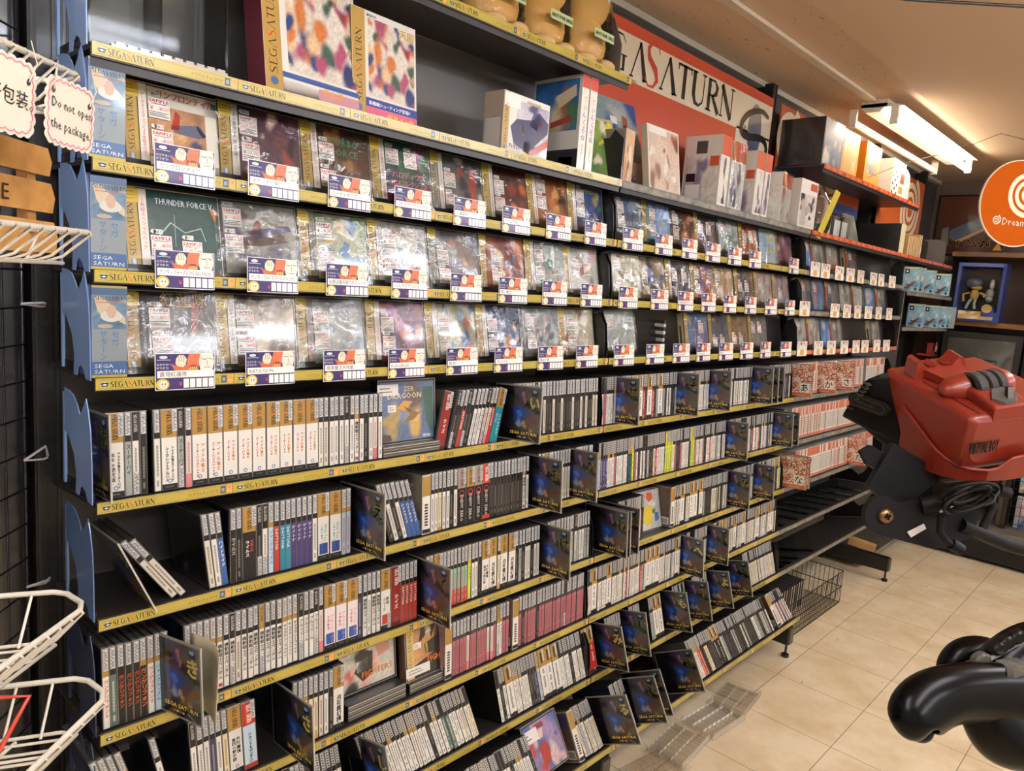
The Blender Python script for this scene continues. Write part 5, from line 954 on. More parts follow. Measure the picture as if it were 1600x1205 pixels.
# bagged plush in the middle bay
m = MB(); m.smooth = True; m.loft([[(.04*sin(pi*j/10)*cos(2*pi*i/14), .035*sin(pi*j/10)*sin(2*pi*i/14), .09-.055*cos(pi*j/10)) for i in range(14)] for j in range(1,10)], '#c8a894'); o = m.build('bagged_plush', mat('plush_fabric')); o.location = (2.555, .04, Z1); tag(o, 'pinkish plush bundle in a clear bag behind the yellow flyer', 'plush toy')
m = MB(); m.smooth = True; r, nz = frand(5); m.loft([[((.052*k+.004*nz(i,j))*cos(2*pi*i/16), (.045*k+.004*nz(j,i))*sin(2*pi*i/16), .002+.17*j/9) for i in range(16)] for j, k in enumerate((.8,1,1.02,1,1,1,.9,.7,.4,.2))], '#fff', caps=False); m.build('plastic_bag', BAG, o)
# ================================================================ SIGNS ON THE WALL
def wall_sign():
    x0, x1, zb, zt = 1.225, 2.355, H+.37, H+.742; y = .178
    m = MB(); m.box(x0, x1, y, y+.012, zb, zt, '#b8472c'); o = m.build('shop_sign', VINYL); tag(o, 'long red and cream SEGA SATURN sign board above the middle bay', 'sign')
    m = MB(); m.rect((x0,y-.0006,H+.588), X_, Z_, x1-x0-.003, .122, '#cfc3a8'); m.rect((2.09,y-.0006,H+.545), X_, Z_, .262, .05, '#cfc3a8')
    m.build('cream_band', VINYL, o)
    m = MB(); w_ = m.serif('A', (1.44,y-.0012,H+.602), X_, Z_, .1, '#1d1916', sq=1.2, bold=1.25); 
    m.serif('SATURN', (1.44+w_-.02,y-.0014,H+.602), X_, Z_, .1, '#1d1916', red=0, redcol='#b8402c', sq=1.27, grow=.25, bold=1.3); m.serif('EG', (1.262,y-.0012,H+.602), X_, Z_, .1, '#1d1916', sq=1.2); m.build('lettering', VINYL, o)
    m = MB(); m.text('HighGrade multimedia machine', (1.24,y-.0012,H+.588), X_, Z_, .018, '#4a4038', width=.35); m.text('TM', (2.128,y-.0012,H+.592), X_, Z_, .024, '#2a2420'); m.build('small_lettering', VINYL, o)
    cx, cz = 2.225, H+.60; m = MB(); fn = lambda u, v: lerp(hx('#2c3a5c'), hx('#8a8478'), max(0, min(1, (v-.3)*1.6)))
    n = 22; P = [(cx, y-.0016, cz)]+[(cx+.052*cos(2*pi*i/n), y-.0016, cz+.095*sin(2*pi*i/n)) for i in range(n)]
    C = ['#5a6070']+[lerp(hx('#22305a'), hx('#8a8478'), (1+sin(2*pi*i/n))/2) for i in range(n)]
    m.add(P, [[0, 1+i, 1+(i+1) % n] for i in range(n)], None, C)
    K = [(.105,.066),(.06,.078),(0,.07),(-.06,.045),(-.095,.01),(-.088,-.018),(-.04,-.026),(.03,-.016),(.085,-.018),(.112,-.045),(.09,-.085),(.03,-.105),(-.05,-.108),(-.09,-.1)]; KK = []
    for i in range(len(K)-1):
        p0, p1, p2, p3 = K[max(0,i-1)], K[i], K[i+1], K[min(len(K)-1,i+2)]
        for q in range(5):
            u = q/5; KK.append(tuple(.5*((2*p1[j])+(-p0[j]+p2[j])*u+(2*p0[j]-5*p1[j]+4*p2[j]-p3[j])*u*u+(-p0[j]+3*p1[j]-3*p2[j]+p3[j])*u**3) for j in (0,1)))
    KK.append(K[-1]); m.line2(KK, (cx-.005,y-.0022,cz), X_, Z_, [.008+.018*sin(pi*min(1, (i+6)/len(KK))) for i in range(len(KK))], '#1c1a1c')
    m.build('emblem', VINYL, o)
wall_sign()
def swirl(m, cx, y, cz, R0, turns, w, col, ex=X_, ey=Z_, inner=.12):
    pts = []; ws = []
    N = int(turns*26)
    for i in range(N+1):
        a = 2*pi*turns*i/N; r_ = R0*(1-(1-inner)*i/N); pts.append((r_*cos(-a+1.2), r_*sin(-a+1.2))); ws.append(w*(1-.35*i/N))
    m.line2(pts, (cx,y,cz), ex, ey, ws, col)
for k, (x0, x1, zb, zt, cx, cr) in enumerate(((2.43,2.66,H+.46,H+.742,2.52,.11),(2.70,3.36,H+.41,H+.72,2.98,.16),(3.62,4.36,H+.33,H+.72,4.13,.17))):
    y = .18-.002*k; m = MB(); m.box(x0, x1, y, y+.004, zb, zt, ['#b8502c','#b9532e','#b0521a'][k]); o = m.build('swirl_banner', VINYL)
    m = MB(); m.rect((x0,y-.0006,zb), X_, Z_, x1-x0, .05, '#2c3c6c'); m.build('blue_edge', VINYL, o)
    m = MB(); swirl(m, cx, y-.0012, (zb+zt)/2+.03, cr, 3.2, .034, '#d8c4a4'); m.build('swirl', VINYL, o)
    tag(o, ['orange swirl banner corner behind the black box on the topmost shelf', 'orange banner with cream swirl behind the orange-railed shelves', 'bright orange banner with cream swirl near the room corner'][k], 'banner', 'orange swirl banners')
# round hanging sign
t = thing('hanging_sign', 'round orange sign with cream swirl hanging from the ceiling, lettered Dreamcast', 'sign', (2.636,-.588,H+.383)); t.rotation_euler = (0,0,radians(-38))
m = MB(); m.loft([[(.142*cos(2*pi*i/48), yy, .142*sin(2*pi*i/48)) for i in range(48)] for yy in (0,.006)], '#e6d2b4'); m.build('disc', VINYL, t)
m = MB(); m.disc((0,-.0012,0), X_, Z_, .1385, .1385, '#b85410', 48); m.build('orange_face', mat('matt_sign_print', .9, spec=.05), t)
m = MB(); swirl(m, .03, -.0022, .035, .082, 3, .017, '#e8cfa8'); swirl(m, -.072, -.0022, -.058, .016, 2.3, .004, '#e8cfa8')
m.text('Dreamcast', (-.052,-.0024,-.072), X_, Z_, .033, '#e8cfa8', sq=.95); m.build('swirl_lettering', PAPER, t)
m = MB(); m.tube([(0,.003,.142),(0,.003,CEIL-(H+.383)-.002)], .0008, '#a89a88'); m.build('hanging_wire', MATT, t)
# cables on the ceiling
m = MB(); m.tube([(1.18,.15,CEIL-.02),(1.25,-.02,CEIL-.045),(1.4,-.15,CEIL-.03),(1.5,-.3,CEIL-.05),(1.7,-.45,CEIL-.055),(1.9,-.7,CEIL-.06)], .004, '#2a211c'); o = m.build('ceiling_cable', PLAST); tag(o, 'black cable drooping along the ceiling above the sign board', 'cable')
m = MB(); m.tube([(2.9,.0,H+.53),(3.0,-.1,H+.6),(3.2,-.25,H+.68),(3.35,-.36,H+.765),(3.5,-.46,H+.75),(3.6,-.6,H+.71),(3.5,-.85,H+.70),(3.4,-1.1,H+.72)], [.0012]*4+[.0025]*4, '#3a2e26'); o = m.build('lamp_cable', PLAST); tag(o, 'thin dark cable running from the ceiling lamp toward the round sign', 'cable')
# ================================================================ THIRD BAY: WHITE AND ORANGE CASES, EMPTY ACRYLIC
NO = [0]
def dc_case(row, x, k, n, lean=0, near=0):
    y, z = ROWS[row]; key = ('dc', k)
    if key not in _CM:
        m = MB(); t = .0125; top = ['#d2613a','#d8d2c4','#d2613a','#c8c2b6'][k]; c = ['#dcd6c8','#d8d2c4','#cfc8ba','#c98a6c'][k]
        m.box(0, t, 0, CD, 0, CH, '#8a857b', left='#9a9488', front='#b8b2a5', top='#a8a296'); _CM[key] = m.mesh('orange_spine_case', PAPER)
        m = MB(); m.rect((.0012,-.0003,.002), X_, Z_, t-.0024, CH-.004, c); m.rect((.0012,-.0005,CH*.72), X_, Z_, t-.0024, CH*.26, top); m.rect((.0012,-.0005,.002), X_, Z_, t-.0024, .009, '#d2613a')
        for i in range(8): m.rect((t*.35,-.0005,.02+.008*i), X_, Z_, t*.3, .005, '#4a4440')
        _CM[('dcs', k)] = m.mesh('spine_card', PAPER)
    o = link('orange_spine_case', _CM[key], None, (x, y+.008, z+.001), (radians(-TILT.get(row, 0)), radians(-lean), 0)); link('spine_card', _CM[('dcs', k)], o)
    tag(o, f"white and orange disc case, {nth(n)} in the third bay of the {ROWN[row]}", 'game case', 'white and orange disc cases in the third bay')
for row, segs in {5:[(2.455,2.66),(2.70,2.86),(2.9,3.2),(3.24,3.5)], 6:[(2.45,3.15),(3.16,3.5)], 7:[(2.53,3.1),(3.13,3.45)]}.items():
    n = 1
    for a, b in segs:
        x = a
        while x < b: dc_case(row, x, R.choice([0,0,1,2,3,0]), n, 2 if row == 7 else 0); x += .0131; n += 1
divider(5, 'a', 2.44, .06, orange=True, kana='あ', lab='orange and cream index divider marked with the kana a, first in the third bay')
divider(5, 'ka', 2.685, .06, orange=True); divider(5, 'sa', 2.885, .06, orange=True); divider(7, 'na', 2.425, .08, orange=True, lab='orange and cream index divider marked with the kana na, past the middle bay'); divider(7, 'yo', 2.455, .08, orange=True, kana='よ', lab='orange and cream index divider just behind the one marked na'); divider(7, 'ta', 3.115, .07, orange=True)
for row, L in {8:[2.46,2.6,2.72,2.83,2.95,3.06,3.2,3.34], 9:[2.45,2.52,2.60,2.75]}.items():
    y, z = ROWS[row]
    for i, x in enumerate(L):
        m = MB(); m.box(0, .0022, 0, .15, 0, .115, '#ffffff'); m.box(0, .05, 0, .15, -.002, .0, '#ffffff'); o = m.build('acrylic_divider', ACRYL); o.location = (x, y+.01, z+.004); o.rotation_euler = (radians(-TILT[row]), radians(-6 if row == 9 else 0), 0)
        tag(o, f'empty clear acrylic divider, {nth(i+1)} in the third bay of the {ROWN[row]}', 'divider', 'empty clear acrylic dividers')
# ---- wire basket on the floor under the third bay, boards beyond
t = thing('wire_basket', 'low black wire basket on the floor beneath the third bay', 'basket', (2.5, -.06, .0))
m = MB(); L_, D_, Hh = .62, .27, .155
for z in (.004, .08, Hh): m.tube([(0,0,z),(L_,0,z),(L_,D_,z),(0,D_,z)], .0022, '#15120f', n=5, closed=True)
m.build('rim', STEEL, t)
m = MB()
for i in range(32): x = L_*i/31; m.tube([(x,D_,Hh),(x,D_,.004),(x,0,.004),(x,0,Hh)], .0013, '#1a1613', n=4)
for j in range(14): y = D_*j/13; m.tube([(0,y,Hh),(0,y,.004),(L_,y,.004),(L_,y,Hh)], .0013, '#1a1613', n=4)
m.build('mesh', STEEL, t)
for k in range(16):
    m = MB(); m.box(0, .012, 0, .13, 0, .12, '#4a443c', front=R.choice(['#8a8478','#6a5c4c','#a49c8c']), left='#3a342e'); o = m.build('floor_basket_case', PAPER); o.location = (2.53+.026*k, .04, .007); tag(o, f'dim disc case, {nth(k+1)} standing in the floor basket', 'case', 'dim cases in the floor basket')
for k in range(2):
    m = MB(); m.box(0, .05, 0, .13, 0, .036, '#c89a5c'); o = m.build('wooden_board', mat('raw_wood', .7, mottle=.3, scale=12)); o.location = (3.74-.02*k, -.03+.02*k, .030+.060*k); o.rotation_euler = (radians(6*k), 0, radians(14-6*k)); tag(o, ['lower pale wooden board on the floor past the third bay', 'upper pale wooden board leaning past the third bay'][k], 'board')
m = MB(); m.box(3.66, 4.4, .0, .2, .06, .08, '#5c564c', front='#8d8778'); o = m.build('low_shelf', WORN); tag(o, 'low worn steel shelf near the floor of the far bay', 'shelf')
# clear cassette trays hanging under the bottom shelf
for k, (x, y) in enumerate(((1.30,-.20),(1.48,-.205),(1.68,-.195),(1.86,-.2))):
    m = MB(); w, d = .19, .125
    m.box(0, w, 0, d, 0, .003, '#ffffff')
    for i in range(7):
        for j in range(3): m.box(.008+.026*i, .028+.026*i, .01+.038*j, .042+.038*j, .003, .012, '#ffffff')
    m.box(0, w, 0, .003, 0, .02, '#fff'); m.box(0, .003, 0, d, 0, .02, '#fff'); m.box(w-.003, w, 0, d, 0, .02, '#fff')
    o = m.build('clear_tray', mat_clear('dusty_clear_plastic', .04, .3, (.985,.98,.97), 1.12)); o.location = (x, y, [.0,.004,.002,.0][k]); o.rotation_euler = (0,0,radians([-8,5,-4,7][k])); tag(o, f'clear moulded plastic tray lying on the floor under the shelves, {nth(k+1)} of four', 'tray', 'clear trays on the floor')
# ---- small shelves of the far bay with pale blue cases
for k, (z, lab) in enumerate(((.098,'upper'),(-.077,'lower'))):
    shelf(11+k, 3, y=-.02, z=H+z, depth=.21, kind='grey', tilt=0, label=f'worn grey {lab} shelf of pale blue cases in the far bay')
def blue_case(x, y, z, lab):
    key = 'bluec'
    if key not in _CM:
        m = MB(); w, h = .078, .118; m.box(0, .012, 0, w, 0, h, '#20262a', left='#b8b4a8', front='#8a9a9c', top='#b0b4b0'); _CM[key] = m.mesh('pale_blue_case', GLOSS)
        m = MB(); fn = artfn(['#7ab0c8','#a8ccd8','#5c94b4','#d8e0dc'], 6, 5); m.sgrid((-.0004,w-.003,.003), DVX, Z_, w-.006, h-.006, 8, 10, fn)
        m.rect((-.0008,w-.008,.085), DVX, Z_, .02, .022, '#151a20'); m.disc((-.0012,w-.018,.096), DVX, Z_, .005, .006, '#e0e4e4', 8)
        m.poly([(-.0008,w-.006,.012),(-.0008,w-.03,.012),(-.0008,w-.06,.045),(-.0008,w-.052,.048)], '#8a4030'); m.poly([(-.0009,w-.02,.03),(-.0009,w-.05,.026),(-.0009,w-.05,.03),(-.0009,w-.02,.036)], '#5a4a44')
        m.rect((-.0008,.02,.006), DVX, Z_, .01, .01, '#101418'); m.disc((-.0009,.008+.035,.06), DVX, Z_, .01, .006, '#d8a890', 10); m.rect((-.0008,w-.01,.109), DVX, Z_, .058, .005, '#d8d8a0')
        _CM[key+'c'] = m.mesh('cover_art', GLOSS)
    o = link('pale_blue_case', _CM[key], None, (x, y, z)); link('cover_art', _CM[key+'c'], o); tag(o, lab, 'game case', 'pale blue cases in the far bay')
for i, x in enumerate((3.62,3.70,3.89,4.19)): blue_case(x, -.065, H+.0995, f'pale blue case, {nth(i+1)} on the upper far shelf')
for i, x in enumerate((3.78,4.065,4.235,4.33,4.37,4.40)): blue_case(x, -.065, H-.0755, f'pale blue case, {nth(i+1)} on the lower far shelf')
m = MB(); m.box(3.596, 3.6, -.012, .16, H-.19, H+.1, '#1e1b19', front='#cfc6b0', left='#2a2724'); o = m.build('end_plate', PLAST); tag(o, 'dark end plate with a cream printed edge closing the display shelves', 'panel')
m = MB(); m.box(4.40, 4.52, .03, .10, H-.245, H-.235, '#a8382a'); m.disc((4.46,.02,H-.19), X_, Z_, .028, .03, '#b8482c', 16); m.disc((4.455,.018,H-.20), X_, Z_, .02, .018, '#d8b898', 14); m.box(4.43, 4.49, .03, .06, H-.235, H-.17, '#8a3a2c'); o = m.build('red_figurine', PLAST); tag(o, 'small red and cream figurine beside the television', 'figurine')
# ================================================================ END WALL
WOOD = mat('dark_varnished_wood', .35, coat=.4, mottle=.5, scale=14)
t = thing('display_cabinet', 'dark brown open cabinet on the end wall holding the boxed figures and television', 'cabinet', (0,0,0))
m = MB(); m.box(4.5, 4.91, -1.3, .02, H+.335, H+.36, '#5c3c22', left='#7a5430'); m.build('board', WOOD, t)
m = MB(); m.box(4.5, 4.91, -1.3, .02, H-.055, H-.028, '#5c3c22', left='#8a5c30'); m.build('board', WOOD, t)
m = MB(); m.box(4.52, 4.9, .02, .045, .0, H+.335, '#1c1714'); m.build('side', WOOD, t)
m = MB(); m.box(4.52, 4.9, -.44, -.415, .0, H-.055, '#1c1714'); m.build('side', WOOD, t)
m = MB(); m.box(4.89, 4.91, -.42, .02, .1, H-.055, '#2a211c'); m.build('back_panel', WOOD, t)
t = thing('television', 'old black tube television under the boxed figures on the end wall', 'television', (4.47, -.39, H-.62))
m = MB(); m.box(0, .03, 0, .385, 0, .53, '#2b2824'); m.loft([[(.03,.01,.01),(.03,.375,.01),(.03,.375,.52),(.03,.01,.52)],[(.38,.08,.08),(.38,.3,.08),(.38,.3,.42),(.38,.08,.42)]], '#1d1a18'); m.build('casing', PLAST, t)
m = MB(); m.smooth = True; n = 10; P = [(-.004-.02*(1-((i/n-.5)*2)**2)*(1-((j/n-.5)*2)**2), .355-.325*i/n, .12+.375*j/n) for j in range(n+1) for i in range(n+1)]; m.add(P, [[j*(n+1)+i, j*(n+1)+i+1, (j+1)*(n+1)+i+1, (j+1)*(n+1)+i] for j in range(n) for i in range(n)], '#4c4a44'); m.build('screen', mat('tube_glass', .06, coat=1), t)
m = MB(); m.box(-.006, 0, .015, .37, .02, .085, '#1a1816'); m.box(-.008,-.006,.3,.34,.04,.06,'#3a3834'); m.build('control_panel', PLAST, t)
# poster
m = MB(); y0, y1, z0, z1 = .235, -.62, H+.365, H+.735; m.box(4.905, 4.915, y1, y0, z0, z1, '#1d1715'); o = m.build('film_poster', VINYL); tag(o, 'dark poster lettered SPAWN with a slanting grey barrel on the end wall', 'poster')
m = MB(); W_, h_ = y0-y1, z1-z0
def pf(u, v):
    c = lerp(hx('#382420'), hx('#643828'), max(0, min(1, v*1.1-.1+.3*sin(u*9))))
    q = math.hypot((u-.44)/.09, (v-.62)/.16)
    if q < 1: c = lerp(c, hx('#b8501e'), (1-q))
    q = math.hypot((u-.62)/.2, (v-.75)/.3)
    return lerp(c, hx('#5a2c1c'), max(0, 1-q)) if q < 1 else c
m.sgrid((4.9045,y0-.01,z0+.01), DVX, Z_, W_-.02, h_-.02, 40, 20, pf)
P = lambda u, v, k=0: (4.904-k*.0003, y0-u*W_, z0+v*h_)
m.poly([P(.10,.30),P(.14,.24),P(.36,.50),P(.36,.62),P(.3,.66),P(.1,.42)], '#5c6670'); m.poly([P(.14,.24,1),P(.17,.22,1),P(.38,.5,1),P(.36,.52,1)], '#b89868'); m.poly([P(.05,.18),P(.1,.2),P(.09,.48),P(.05,.44)], '#7c7468')
for s_ in range(9):
    a = s_*.7; m.line2([(.02*k, .012*sin(k*1.9+a)) for k in range(9)], P(.42+.02*s_,.42-.03*s_,1), DVX, Z_, .0025, '#8a8480')
for s_ in range(6): m.line2([(0,0),(.03+.01*s_,.05-.02*s_)], P(.44+.07*s_,.1+.05*(s_ % 3),1), DVX, Z_, .002, '#6a625c')
m.build('picture', VINYL, o)
m = MB()
for k, c in ((0,'#e8b04c'),(1,'#1a1412')):
    for i, (ch, dz) in enumerate(zip('SPAWN', (.01,0,.012,-.004,.004))):
        for dx, dy in (((.003,0),(-.003,0),(0,.003),(0,-.003)) if k == 0 else ((.0012,0),(-.0012,0))): m.text(ch, (4.9032-k*.0006, y0-.085-.046*i-dx, z0+.055+dz+dy), DVX, Z_, .055, c)
m.poly([P(.385,.1,4),P(.44,.1,4),P(.415,.24,4)], '#d8943c'); m.build('lettering', VINYL, o)
# boxed figures
t = thing('figure_window_box', 'blue window box of yellow and silver toy figures on the cabinet board', 'toy box', (4.47,-.262,H-.027))
m = MB(); w, h = .232, .325
m.box(0, .12, 0, w, 0, h, '#26346c', left=None); m.box(0,.002,0,.016,0,h,'#2c3c7c'); m.box(0,.002,w-.016,w,0,h,'#4a5a94'); m.box(0,.002,.016,w-.016,0,.055,'#2a3a78'); m.box(0,.002,.016,w-.016,h-.02,h,'#5a689c'); m.build('carton', GLOSS, t)
m = MB(); m.box(.118,.1185,.02,w-.02,.06,h-.03,'#4a4438'); m.sgrid((-.0006,w-.03,.012), DVX, Z_, w-.06, .045, 14, 4, artfn(['#c8983c','#b8a068','#2c3c7c','#d8d0b8'], 3, 5)); m.rect((-.0008,.09,.03), DVX, Z_, .06, .06, '#2c408c'); m.disc((-.001,.065,.075), DVX, Z_, .026, .024, '#c8a468', 16); m.build('printed_front', GLOSS, t)
def bl(m, cx, cy, cz, r, col, n=12):
    m.smooth = True; m.loft([[(cx+r[0]*sin(pi*j/8)*cos(2*pi*i/n), cy+r[1]*sin(pi*j/8)*sin(2*pi*i/n), cz-r[2]*cos(pi*j/8)) for i in range(n)] for j in range(1, 8)], col)
m = MB(); bl(m,.05,.145,.15,(.02,.024,.03),'#c8a050'); bl(m,.05,.155,.215,(.03,.045,.03),'#6a6a78'); bl(m,.05,.14,.19,(.02,.03,.015),'#c8a050'); m.tube([(.05,.17,.16),(.045,.2,.15),(.05,.195,.11)], .007, '#c8a050'); m.tube([(.05,.155,.13),(.05,.17,.1),(.05,.18,.07)], .008, '#b8b4a8'); m.tube([(.05,.135,.13),(.05,.14,.1),(.05,.135,.07)], .008, '#b8b4a8'); m.tube([(.05,.12,.16),(.045,.09,.15),(.05,.08,.15)], .007, '#c8a050'); m.build('toy_figure', PLAST, t)
m = MB(); bl(m,.05,.07,.16,(.02,.022,.028),'#a8a49c'); bl(m,.05,.065,.21,(.02,.014,.03),'#b8b4ac'); m.tube([(.05,.08,.16),(.045,.1,.14)], .008, '#a8a49c'); bl(m,.045,.07,.13,(.02,.02,.02),'#98948c'); m.build('toy_figure', PLAST, t)
m = MB(); m.box(-.001,0,.026,w-.026,.068,h-.028,'#fff'); m.build('window', ACRYL, t)
m = MB(); m.tube([(4.6,-.40,.17),(4.6,-.40,H-.06)], .017, '#8a8274', n=14); o = m.build('support_pole', STEEL); tag(o, 'grey metal pole at the right end of the cabinet by the colourful packs', 'pole')
t = thing('mesh_panel', 'black wire mesh panel in front of colourful hanging packs', 'mesh panel', (4.55,-1.3,.17))
m = MB()
for i in range(18): m.tube([(0,.05*i,0),(0,.05*i,1.5)], .0015, '#14110f', n=4)
for j in range(31): m.tube([(0,0,.05*j),(0,.86,.05*j)], .0015, '#14110f', n=4)
m.build('wire_grid', STEEL, t)
for i in range(4):
    for j in range(7):
        m = MB(); pal = R.choice([['#2c78a8','#d84c34','#e8c83c','#d8e0dc'],['#3c8cb8','#d8b84c','#c84a3c'],['#c84a34','#e8e0d0','#3c70a8'],['#8ab8c8','#c8503c','#e8d8a8','#2c5c94']])
        m.box(0, .012, 0, .15, 0, .185, pal[0]); m.sgrid((-.0005,.148,.002), DVX, Z_, .146, .18, 10, 12, artfn(pal, i*7+j+2, 9)); m.rect((-.0008,.13,.14), DVX, Z_, .1, .03, '#d8d0c0'); m.text(['アライグマ','ファミコン','ゲーム','セット'][(i+j) % 4], (-.0011,.125,.147), DVX, Z_, .018, '#c03c2c', width=.09)
        o = m.build('hanging_pack', GLOSS); o.location = (4.6, -.62-.165*i, .19+.205*j); tag(o, f'colourful hanging pack, {nth(j+1)} row up, {nth(i+1)} column from the pole', 'pack', 'colourful packs behind the wire mesh')
m = MB(); m.box(4.38, 4.9, -3.1, -.05, .02, .16, '#171310', top='#6a5f50'); m.loft([[(4.38,-3.1,.16),(4.38,-.05,.16),(4.42,-.05,.185),(4.42,-3.1,.185)],[(4.9,-3.1,.16),(4.9,-.05,.16),(4.9,-.05,.19),(4.9,-3.1,.19)]], '#6a6052'); o = m.build('base_plinth', MATT); tag(o, 'long black base plinth with worn grey top along the end wall', 'plinth')
# ================================================================ NEAR EDGE: BASKETS, SIGNS, MESH PANEL
E1 = Vector((.74,.67,0)); 
WIRE = mat('white_coated_wire', .35, coat=.5)
WC = '#d8d0be'
def basket(cx, cy, cz, lab, hh=.034, L=.30, W=.30):
    t = thing('wire_basket', lab, 'basket', (cx, cy, cz), group='white wire baskets hung on the mesh panel')
    e1 = Vector((-.74,-.672,0)); ea = Vector((-.905,.425,0)); C = Vector((0,0,0)); B = Vector((-.005,.043,0)); B2 = B+ea*.05
    def rr(p, q): return p
    rim = [C+e1*L, C+e1*.012, Vector((-.003,.008,0)), Vector((-.007,.036,0)), B+ea*.012, B+ea*W]
    m = MB(); m.tube(rim, .0027, WC, n=10); m.build('rim', WIRE, t)
    dn = Vector((0,0,-hh)); inn = Vector((-.42,.30,0))*.055
    F0 = C+inn+dn+e1*.0; 
    fl = [F0+e1*L, F0, F0+Vector((-.01,.012,0)), F0+ea*W]
    m = MB(); m.tube(fl, .0018, WC, n=8)
    for s in (.35, .75): m.tube([F0+e1*(L*s*.3)+ea*(0), F0+e1*(L*s*.3)+ea*W], .0016, WC, n=6)
    n = int(L/.0165)
    for i in range(n):
        a = C+e1*(.014+.0165*i); b = F0+e1*(.006+.0165*i); m.tube([a+Vector((0,0,.002)), a+Vector((.003,-.003,-.001)), (a*.15+b*.85)+Vector((0,0,.002)), b+ea*.012, b+ea*W], .0014, WC, n=6)
    for s in (.05, .11): m.tube([F0+ea*s+e1*0, F0+ea*s+e1*L], .0018, WC, n=6)
    for i in range(5): a = B+ea*(.03+.03*i); b = F0+ea*(.03+.03*i); m.tube([a, b], .0014, WC, n=6)
    m.build('wire_body', WIRE, t); return t
basket(-.100, -.326, H+.158, 'white wire basket carrying two handwritten cards', hh=.034)
basket(-.093, -.333, H+.017, 'white wire basket holding the wooden crate', hh=.030)
basket(-.116, -.380, H-.334, 'white wire basket with clear trays, upper of the low pair', hh=.040)
basket(-.106, -.407, H-.417, 'white wire basket with a red hook, lowest', hh=.040)
def note(cx, cy, cz, w, h, lines, lab, roll=0, script=False):
    t = thing('handwritten_card', lab, 'sign', (cx, cy, cz), (radians(3), radians(roll), math.atan2(.67,.74)), group='handwritten cards on the top basket')
    def scal(k, s, n=10):
        out = []
        per = [(-w/2*k,-h/2*k),(w/2*k,-h/2*k),(w/2*k,h/2*k),(-w/2*k,h/2*k)]
        for i in range(4):
            a, b = per[i], per[(i+1) % 4]; q = n if i % 2 == 0 else int(n*h/w)+1
            for j in range(q*4):
                u = j/(q*4); x, y = a[0]+(b[0]-a[0])*u, a[1]+(b[1]-a[1])*u; d = s*abs(sin(pi*u*q)); nx, ny = (b[1]-a[1]), -(b[0]-a[0]); L = math.hypot(nx, ny)
                cr = min(1, min(math.hypot(x-c[0], y-c[1]) for c in per)/(.012)); out.append((x*(.93+.07*cr)+nx/L*d, y*(.93+.07*cr)+ny/L*d))
        return out
    m = MB(); o_ = scal(.96, .0022, 7); m.extrude([(a,0,b) for a, b in o_], (0,.0006,0), '#e8dcc8'); m.build('card', PAPER, t)
    m = MB(); m.line2(scal(.86, .0020, 7), (0,-.0004,0), X_, Z_, .0012, '#e0849a', True); m.build('pink_border', PAPER, t)
    m = MB()
    for i, (tx, u, v, s_) in enumerate(lines): m.text(tx, (u*w-w/2,-.0006,v*h-h/2), Vector((1,0,-.04)), Z_, s_, '#1c1a1c', width=w*.84)
    m.build('handwriting', PAPER, t)
    m = MB(); m.disc((-w*.37,-.0008,h*.30), X_, Z_, .0024, .0030, '#5a4c48', 12); m.disc((w*.37,-.0008,h*.24), X_, Z_, .0022, .0028, '#22203c', 12); m.build('punched_hole', PAPER, t)
    m = MB(); m.tube([(-w*.37,-.001,h*.30),(-w*.40,-.004,h*.5),(-w*.34,-.002,h*.72),(-w*.30,.002,h*.5)], .0005, '#c8c0ac', n=5); m.build('clear_thread', WIRE, t); m = MB(); m.tube([(w*.37,-.001,h*.24),(w*.43,-.004,h*.5),(w*.36,-.002,h*.78)], .0005, '#c8c0ac', n=5); m.build('clear_thread', WIRE, t)
    return t
note(-.122, -.366, H+.116, .068, .056, [('Do not open', .10, .56, .0115), ('the package.', .10, .25, .0115)], 'scalloped cream card handwritten Do not open the package')
note(-.182, -.409, H+.118, .080, .060, [('打开包装。', .12, .42, .015)], 'scalloped cream card handwritten in Chinese characters at the picture edge')
# wooden crate
t = thing('wooden_crate', 'small rough wooden slat crate with stencilled letter standing in a wire basket', 'crate', (-.106,-.243,H-.008), (0,0,math.atan2(.67,.74)))
WD = mat('rough_crate_wood', .75, mottle=.35, scale=60, bump=.6)
for k, (z, hh, w) in enumerate(((.004,.030,.0),(.044,.028,.004),(.080,.026,.008))):
    m = MB(); r, nz = frand(k+4)
    A = [(-.16, -.004, z),(.0-w, -.004, z-.001),(.0-w+.004, -.004, z+hh*.5),(.0-w-.002, -.004, z+hh),(-.16, -.004, z+hh+.002)]
    m.extrude(A, (0,.006,0), '#c8924c', '#b07c3c'); m.extrude([(a-.01,.0+.05,c) for a,b,c in A], (0,.005,0), '#a87438'); m.build('slat', WD, t)
m = MB(); m.box(-.034, -.022, .001, .012, .0, .104, '#b88850'); m.build('corner_post', WD, t)
m = MB(); m.box(-.026, -.016, .042, .051, .0, .104, '#9c7040'); m.build('corner_post', WD, t)
m = MB(); m.text('FREE', (-.118,-.0052,.05), X_, Z_, .021, '#2a1f18', sq=1.1); m.build('stencil', PAPER, t)
m = MB(); m.tube([(-.25,-.52,H-.36),(-.205,-.43,H-.372),(-.172,-.41,H-.392),(-.20,-.44,H-.415),(-.27,-.50,H-.44)], .0022, '#c8402c', n=8); o = m.build('red_hook', WIRE); tag(o, 'bent red plastic coated wire hook in the lowest basket', 'hook')
for k in range(2):
    m = MB(); m.box(-.07, 0, 0, .05, 0, .012, '#ffffff'); o = m.build('clear_tray', ACRYL); o.location = (-.20+.004*k, -.40, H-.366+.013*k); o.rotation_euler = (0,0,radians(40)); tag(o, ['clear plastic tray lying in the upper low basket', 'second clear plastic tray stacked in the upper low basket'][k], 'tray')
